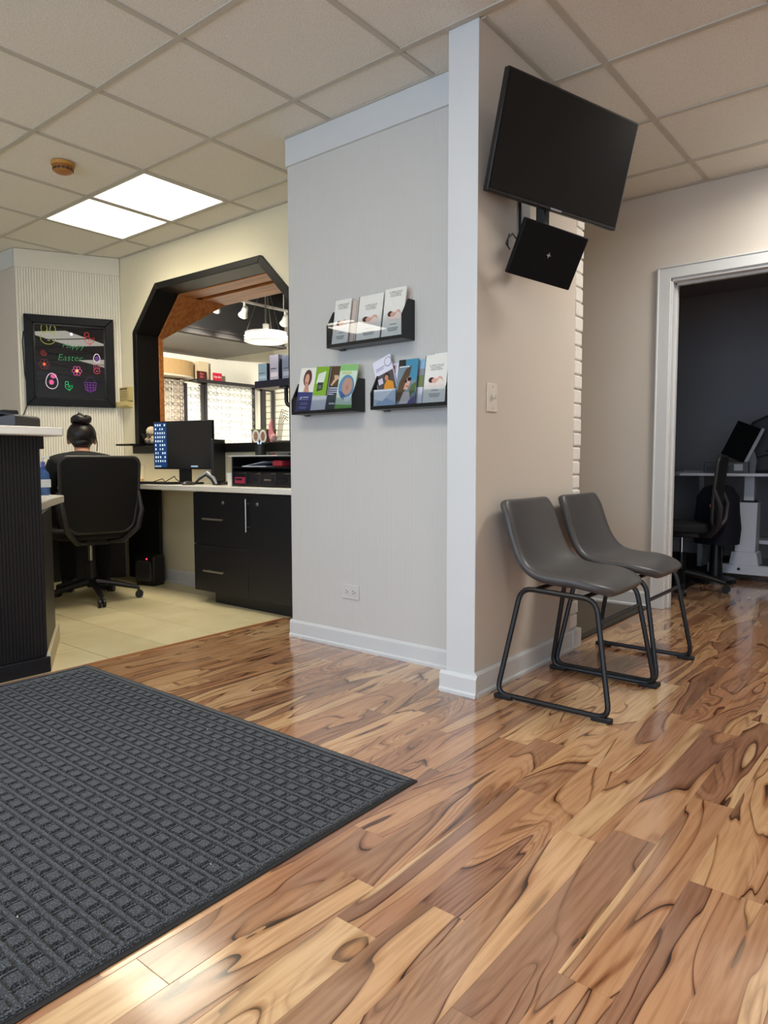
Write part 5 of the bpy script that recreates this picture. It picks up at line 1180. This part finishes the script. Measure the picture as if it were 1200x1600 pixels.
for (y0, y1, z0, z1) in [(-0.1, 0.12, 1.90, 1.97), (-0.1, -0.04, 1.0, 1.9), (0.075, 0.12, 1.0, 1.9), (-0.1, 0.12, 0.9, 1.0)]: MB().box(0, 0.05, y0, y1, z0, z1).build('frame_rail', M_POST, mf)
MB().box(0.01, 0.03, -0.04, 0.075, 1.0, 1.9).build('mirror_glass', mat('mirror', (210, 210, 200), 0.03, metal=1.0), mf)
slw = empty('slatwall_panel', (-7.0, 6.735, 0), 0, 'white slatwall panel on the end wall of the shop', 'panel')
for k in range(11): MB().box(-0.38, 0.36, -0.012, 0.0, 0.95+k*0.085, 1.028+k*0.085).build('slat', mat('slat_white', (236, 230, 212), 0.5), slw, bevel=0.003)
MB().box(-0.38, 0.36, 0, 0.012, 0.9, 1.9).build('panel_back', mat('slat_gap', (160, 152, 136), 0.7), slw)
frame_r = empty('frame_display', (-6.3, 6.70, 0), 0, 'white eyeglass board on the end wall beside the slatwall', 'display', 'eyeglass display boards')
MB().box(-0.28, 0.3, 0, 0.03, 0.95, 1.75).build('back_board', M_BOARDW, frame_r); MB().box(-0.32, -0.28, -0.03, 0.04, 0.95, 1.8).build('side_post', M_POST, frame_r)
for c in range(3):
    for r in range(7): glasses(-6.48+0.17*c, 6.64, 1.06+0.1*r, -PI/2, rng.choice([(110, 104, 96), (50, 46, 44)]), 'eyeglasses on the white board on the end wall', 'eyeglasses on the end wall board')
# shelf with boxes on a bent black arm
fs_ = empty('box_shelf', (-4.07, 3.80, 1.515), 0, 'dark navy shelf on a bent black arm inside the pass-through', 'shelf')
MB().box(-0.27, 0.33, -0.06, 0.12, 0, 0.055).build('shelf_board', mat('navy_laminate', (34, 34, 52), 0.4), fs_, bevel=0.002)
MB().cyl((0.03, 0.0, -0.012), (0.03, 0.0, 0), 0.055, 16).build('arm_plate', M_BLK, fs_)
MB().tube(round_path([(0.03, 0, -0.012), (0.03, 0, -0.15), (0.35, 0.05, -0.15), (1.08, 0.2, -0.12)], 0.05, 4), 0.016, 10).build('bent_arm', M_BLK, fs_, smooth=True)
M_BXG = mat('grey_blue_box', (150, 160, 180), 0.5, var=0.06, scale=25); M_BXD = mat('dark_box_side', (58, 58, 74), 0.5)
for (x, w_, h_, lb, c) in [(-0.185, 0.05, 0.135, 'short blue-grey carton at the arch end of the shelf', (148, 176, 196)), (-0.05, 0.05, 0.19, 'tall pale lilac carton in the middle of the shelf', (190, 186, 206)), (0.10, 0.06, 0.175, 'grey-blue carton on the shelf next to the partition', (140, 150, 172))]:
    o = empty('carton', (-4.07+x, 3.80, 1.57), 0, lb, 'box', 'cartons on the navy shelf')
    MB().box(-w_, w_, -0.05, 0.07, 0, h_).build('carton_body', P(*c), o, bevel=0.0015); MB().box(w_-0.001, w_+0.0012, -0.05, 0.07, 0, h_).build('carton_side', M_BXD, o)
    MB().box(-w_*0.8, w_*0.8, -0.0508, -0.05, h_*0.12, h_*0.3).build('label_block', P(min(c[0]+40, 255), min(c[1]+38, 255), min(c[2]+30, 255)), o); MB().box(-w_*0.8, w_*0.5, -0.0508, -0.05, h_*0.42, h_*0.47).build('label_line', P(96, 100, 120), o)
# things on the sill
cbx = empty('gift_carton', (-3.68, 3.25, 1.062), 0.1, 'brown carton with a green lid on the pass-through sill', 'box'); MB().box(-0.07, 0.065, -0.05, 0.05, 0, 0.082).build('carton_body', mat('brown_carton', (156, 112, 84), 0.7, var=0.05), cbx, bevel=0.002); MB().box(-0.073, 0.068, -0.053, 0.053, 0.082, 0.092).build('lid', mat('green_lid', (120, 128, 78), 0.6), cbx)
for k in range(3): MB().box(-0.06, 0.0, -0.051, -0.05, 0.02+0.02*k, 0.026+0.02*k).build('print_line', P(196, 160, 130), cbx)
pv_ = empty('pink_ribbon', (-3.56, 3.22, 1.062), 0, 'twisted pink ribbon bag beside the brown carton on the sill', 'ribbon')
MB().tube([(0.01, 0, 0.0), (-0.02, 0, 0.05), (-0.035, 0.01, 0.11), (-0.02, 0.01, 0.15), (-0.012, 0, 0.10), (0.0, 0, 0.06), (0.03, -0.01, 0.03)], [0.022, 0.015, 0.01, 0.008, 0.012, 0.014, 0.016], 8).build('ribbon_band', mat('pink_satin', (214, 134, 140), 0.4), pv_, smooth=True)
MB().ball((0.012, -0.005, 0.03), 0.028, 0.02, 0.03).build('ribbon_knot', mat('pale_pink', (226, 178, 180), 0.5), pv_, smooth=True)
wi = empty('wire_stand', (-3.49, 3.24, 1.062), 0, 'thin silver wire stand with loops on the pass-through sill', 'stand')
for k in range(4): MB().tube([(-0.05+0.012*k, 0.0, 0.0), (-0.04+0.014*k, 0.01, 0.14), (0.0+0.01*k, 0.0, 0.22-0.02*k), (0.06, 0.0, 0.20-0.02*k)], 0.0025, 6).build('wire', mat('dark_wire', (90, 84, 80), 0.4, metal=0.5), wi, smooth=True)
MB().lathe([(0.06, 0), (0.062, 0.008), (0.055, 0.012), (0.002, 0.012)], n=20).build('dish', M_STEEL, wi, smooth=True)
# track lights and pendant
M_SPOTW = mat('white_spot_can', (214, 212, 206), 0.4); M_GLOW = mat('lamp_glow', (255, 250, 235), 0.4, emit=(255, 244, 222), estr=14)
tr_ = empty('light_track', (-5.66, 4.2, 2.55), 0, 'white ceiling track carrying spotlights in the optical shop', 'light track')
MB().box(-0.017, 0.017, 0, 2.3, 0, 0.022).build('rail', M_SPOTW, tr_, bevel=0.003)
for yy in (0.15, 1.1, 2.1): MB().cyl((0, yy, 0.022), (0, yy, 0.45), 0.006, 8).build('hanger', M_SPOTW, tr_)
for k, yy in enumerate((4.42, 4.76, 5.32)):
    s = empty('track_spotlight', (-5.66, yy, 2.55), 0, ['white track spotlight nearest the orange wood brace', 'white track spotlight in the middle of the track', 'white track spotlight at the partition end of the track'][k], 'spotlight', 'track spotlights')
    d = Vector((-0.72, [0.15, 0.25, 0.4][k], -0.62)).normalized(); R_ = d.to_track_quat('-Z', 'Y').to_matrix().to_4x4()
    MB().cyl((0, 0, 0), (0, 0, -0.05), 0.012, 10).build('stem', M_SPOTW, s)
    MB().lathe([(0.022, 0.05), (0.03, 0.03), (0.036, -0.02), (0.052, -0.06), (0.049, -0.06), (0.03, -0.01), (0.002, 0.0)], c=(0, 0, -0.085), M=R_, n=20).build('can', M_SPOTW, s, smooth=True)
    MB().lathe([(0.0475, -0.057), (0.03, -0.060), (0.002, -0.061)], c=(0, 0, -0.085), M=R_, n=20).build('lens', M_GLOW, s, smooth=True)
    l = bpy.data.lights.new('spot_lamp', 'SPOT'); l.energy = 90; l.spot_size = 1.05; l.spot_blend = 0.5; l.color = (1.0, 0.93, 0.80); l.shadow_soft_size = 0.04
    lo = bpy.data.objects.new('spot_lamp', l); COL.objects.link(lo); lo.parent = s; lo.location = Vector((0, 0, -0.085))+d*0.075; lo.rotation_euler = d.to_track_quat('-Z', 'Y').to_euler()
for k, (px_, tgt, lb) in enumerate([((-5.36, 3.44, 2.16), (-7.4, 5.4, 1.75), 'added unseen wall spotlight beside the arch on the shop side'), ((-3.15, 3.44, 2.16), (-7.4, 5.9, 1.8), 'added unseen wall spotlight on the shop side behind the partition')]):
    s = empty('added_wall_spot', px_, 0, lb, 'spotlight', 'added wall spotlights in the shop')  # spotlights added out of view to brighten the white display wall
    d = (Vector(tgt)-Vector(px_)).normalized(); R_ = d.to_track_quat('-Z', 'Y').to_matrix().to_4x4()
    MB().box(-0.03, 0.03, -0.02, -0.10, -0.03, 0.03).build('bracket', M_SPOTW, s)
    MB().lathe([(0.022, 0.05), (0.03, 0.03), (0.036, -0.02), (0.05, -0.05), (0.047, -0.05), (0.03, -0.01), (0.002, 0.0)], M=R_, n=18).build('can', M_SPOTW, s, smooth=True)
    MB().lathe([(0.045, -0.047), (0.03, -0.050), (0.002, -0.051)], M=R_, n=18).build('lens', M_GLOW, s, smooth=True)
    l = bpy.data.lights.new('spot_lamp', 'SPOT'); l.energy = (420, 620)[k]; l.spot_size = (1.7, 0.9)[k]; l.spot_blend = 0.6; l.color = (1.0, 0.95, 0.84); l.shadow_soft_size = 0.05
    lo = bpy.data.objects.new('spot_lamp', l); COL.objects.link(lo); lo.parent = s; lo.location = d*0.07; lo.rotation_euler = d.to_track_quat('-Z', 'Y').to_euler()
pd = empty('pendant_lamp', (-5.05, 4.5, 2.05), 0, 'round pendant lamp with a stacked white drum shade', 'lamp')
for k in range(4):
    MB().lathe([(0.175+0.02*(k % 2), k*0.024), (0.205-0.012*(k == 3), k*0.024+0.010), (0.175+0.02*(k % 2), k*0.024+0.019), (0.165, k*0.024+0.019), (0.165, k*0.024)], n=32).build('shade_ring', mat('lit_shade', (246, 244, 236), 0.5, emit=(255, 248, 236), estr=0.55), pd, smooth=True)
MB().lathe([(0.168, 0.004), (0.168, 0.008), (0.002, 0.008)], n=32).build('diffuser', mat('lit_shade', (246, 244, 236), 0.5), pd)
MB().cyl((0, 0, 0.10), (0, 0, 0.17), 0.03, 14).build('cap', M_SPOTW, pd); MB().cyl((0, 0, 0.17), (0, 0, 0.95), 0.008, 8).build('rod', M_STEEL, pd)
sp_m = MB()
for k in range(3):
    a = 2*PI*k/3; sp_m.cyl((0, 0, 0.6), (0.18*math.cos(a), 0.18*math.sin(a), 0.10), 0.002, 5)
sp_m.build('suspension_wires', M_STEEL, pd)
dc = empty('ceiling_duct', (-5.9, 3.9, 2.62), 0, 'pale square duct panel under the black shop ceiling', 'duct'); MB().box(-0.1, 0.2, 0.1, 0.75, 0.0, 0.38).build('duct_box', mat('pale_duct', (150, 152, 154), 0.5), dc, bevel=0.003); MB().box(0.2, 0.206, 0.15, 0.7, 0.04, 0.34).build('duct_cover', mat('pale_duct_cover', (176, 178, 180), 0.5), dc)

# ------------------------------------------------------------------ exam room
it = empty('instrument_table', (-1.22, 6.0, 0), 0, 'white height-adjustable instrument table in the dark exam room', 'table')
M_ITW = mat('white_enamel', (206, 208, 216), 0.4, var=0.02)
MB().box(-0.26, 0.75, -0.05, 0.01, 0.05, 0.125).build('foot_beam', M_ITW, it, bevel=0.005)
MB().cyl((-0.03, -0.051, 0.092), (-0.03, -0.053, 0.092), 0.012, 12).build('foot_bolt', M_SLOT, it)
MB().box(-0.12, -0.02, 0.01, 0.45, 0.06, 0.12).build('foot_runner', M_ITW, it, bevel=0.004); MB().box(0.4, 0.5, 0.01, 0.45, 0.06, 0.12).build('foot_runner', M_ITW, it, bevel=0.004)
for x in (-0.2, 0.65): MB().cyl((x, -0.02, 0), (x, -0.02, 0.05), 0.022, 12).build('caster', M_BLK, it)
MB().prism([(-0.105, 0.125), (0.105, 0.125), (0.088, 0.225), (-0.088, 0.225)], -0.04, 0.12, 'y').build('column_shoe', M_ITW, it, bevel=0.004)
MB().prism([(-0.068, 0.225), (0.078, 0.225), (0.083, 0.61), (-0.056, 0.61), (-0.060, 0.565), (-0.098, 0.525), (-0.068, 0.480)], -0.03, 0.10, 'y').build('lower_column', M_ITW, it, bevel=0.004)
MB().box(-0.03, 0.062, -0.012, 0.08, 0.61, 0.625).build('column_collar', M_BLK, it); MB().box(-0.02, 0.052, -0.005, 0.075, 0.625, 0.815).build('upper_column', M_ITW, it, bevel=0.003)
MB().box(-0.45, 0.75, -0.2, 0.35, 0.815, 0.838).build('table_top', M_ITW, it, bevel=0.004)
MB().box(-0.25, 0.4, 0.2, 0.5, 0.27, 0.30).build('lower_shelf', M_ITW, it, bevel=0.003)
tmn = empty('tilted_monitor', (-1.36, 5.95, 0.838), math.radians(8), 'dark tilted monitor with a pale edge on the instrument table', 'monitor')
Rt = Matrix.Rotation(math.radians(24), 4, 'Y')
MB().box(-0.10, 0.075, -0.02, 0.01, 0.12, 0.40, Rt).build('housing', mat('matt_black_screen', (8, 8, 9), 0.7, spec=0.1), tmn, bevel=0.003)
MB().box(0.075, 0.10, -0.03, 0.02, 0.11, 0.41, Rt).build('pale_edge', mat('grey_edge', (170, 170, 174), 0.5), tmn, bevel=0.003)
MB().prism([(0.10, 0.0), (0.20, 0.0), (0.21, 0.10), (0.17, 0.24), (0.12, 0.12)], -0.01, 0.05, 'y').build('stand', mat('mid_grey_plastic', (96, 96, 100), 0.5), tmn, bevel=0.003)
MB().box(-0.15, 0.16, -0.10, 0.05, 0.0, 0.085).build('control_box', mat('dark_control_box', (58, 56, 58), 0.45), tmn, bevel=0.004); MB().box(-0.13, 0.03, -0.102, -0.10, 0.015, 0.055).build('dark_slot', M_BLK, tmn); MB().box(0.06, 0.12, -0.104, -0.10, 0.02, 0.07).build('pale_switches', mat('pale_switch', (170, 170, 176), 0.5), tmn)
cv = empty('covered_instrument', (-1.03, 6.17, 0.838), 0, 'bulky instrument under a dark grey dust cover on the table', 'covered instrument')
MB().prism([(-0.27, 0.0), (0.45, 0.0), (0.45, 0.40), (0.30, 0.475), (-0.05, 0.47), (-0.20, 0.40), (-0.27, 0.26)], -0.05, 0.28, 'y').build('dust_cover', mat('dark_grey_cover', (62, 60, 62), 0.6, bump=0.6, bscale=9), cv, bevel=0.03, seg=3)
for k in range(3): MB().tube([(-0.15+0.06*k, -0.055, 0.12+0.05*k), (0.0+0.06*k, -0.062, 0.16+0.06*k), (0.25, -0.055, 0.27+0.04*k)], 0.008, 6).build('cover_fold', mat('dark_grey_cover2', (48, 46, 48), 0.6), cv, smooth=True)
bb = empty('blue_tray', (-0.98, 5.86, 0.838), 0, 'blue and white tray on the edge of the instrument table', 'tray'); MB().box(-0.06, 0.2, -0.04, 0.06, 0, 0.03).build('tray_body', mat('tray_blue', (40, 74, 130), 0.4), bb, bevel=0.004); MB().box(-0.06, 0.2, -0.035, 0.055, 0.03, 0.045).build('white_sheet', P(226, 228, 232), bb)
wd = empty('writing_desk', (-2.1, 6.85, 0), 0, 'pale desk edge along the wall of the exam room', 'desk'); MB().box(-0.6, 0.45, -0.3, 0.5, 0.80, 0.825).build('top', M_ITW, wd, bevel=0.003); MB().box(-0.58, -0.54, -0.28, 0.48, 0, 0.80).build('leg_panel', M_DK, wd); MB().box(0.38, 0.42, -0.28, 0.48, 0, 0.80).build('leg_panel', M_DK, wd)
pp = empty('paper_pile', (-1.83, 6.7, 0.825), 0.2, 'low pile of papers on the pale exam room desk', 'paper'); MB().box(-0.11, 0.11, -0.14, 0.14, 0, 0.015).build('sheets', P(200, 200, 200), pp); MB().box(-0.09, 0.12, -0.12, 0.13, 0.015, 0.022, Matrix.Rotation(0.3, 4, 'Z')).build('top_sheet', P(214, 212, 208), pp)
office_chair((-1.50, 5.32, 0), math.radians(98), 'black office chair in the dark exam room behind the door frame')
jk = empty('navy_jacket', (-1.38, 5.80, 0), 0, 'navy jacket hanging over a black stool beside the instrument table', 'jacket')
jv = MB(); jv.lathe([(0.16, 0.30), (0.17, 0.42), (0.155, 0.55), (0.15, 0.66), (0.10, 0.735), (0.03, 0.755), (0.002, 0.756)], n=20); jk_o = jv.build('jacket_body', mat('navy_cloth', (11, 13, 28), 0.9, bump=0.8, bscale=16), jk, smooth=True)
MB().lathe([(0.15, 0.0), (0.14, 0.03), (0.05, 0.05), (0.04, 0.30), (0.14, 0.305), (0.14, 0.33)], n=20).build('stool_stand', M_BLK, jk, smooth=True)
MB().prism([(-0.02, 0.60), (0.005, 0.625), (0.012, 0.60), (-0.01, 0.575)], -0.168, -0.158, 'y').build('orange_tag', mat('orange_tag', (226, 128, 92), 0.5), jk)
wcb = empty('cable_bundle', (-1.0, 6.22, 0), 0, 'tangle of black cables hanging below the instrument table', 'cable')
for k in range(5): MB().tube([(0.02*k, 0, 0.80), (-0.06+0.05*k, 0.03, 0.55), (0.06-0.02*k, 0.02, 0.38), (-0.02+0.04*k, 0.04, 0.2), (0.05*k, 0.02, 0.01)], 0.005, 6).build('strand', M_BLK, wcb, smooth=True)
smb = empty('small_bottle', (-1.33, 6.30, 0.30), 0, 'small dark bottle on the lower shelf of the instrument table', 'bottle'); MB().lathe([(0.028, 0), (0.03, 0.07), (0.012, 0.10), (0.012, 0.125), (0.002, 0.125)], n=14).build('bottle_body', mat('dark_bottle', (70, 72, 80), 0.3), smb, smooth=True); MB().cyl((0, 0, 0.125), (0, 0, 0.145), 0.013, 10).build('cap', M_BLK, smb)
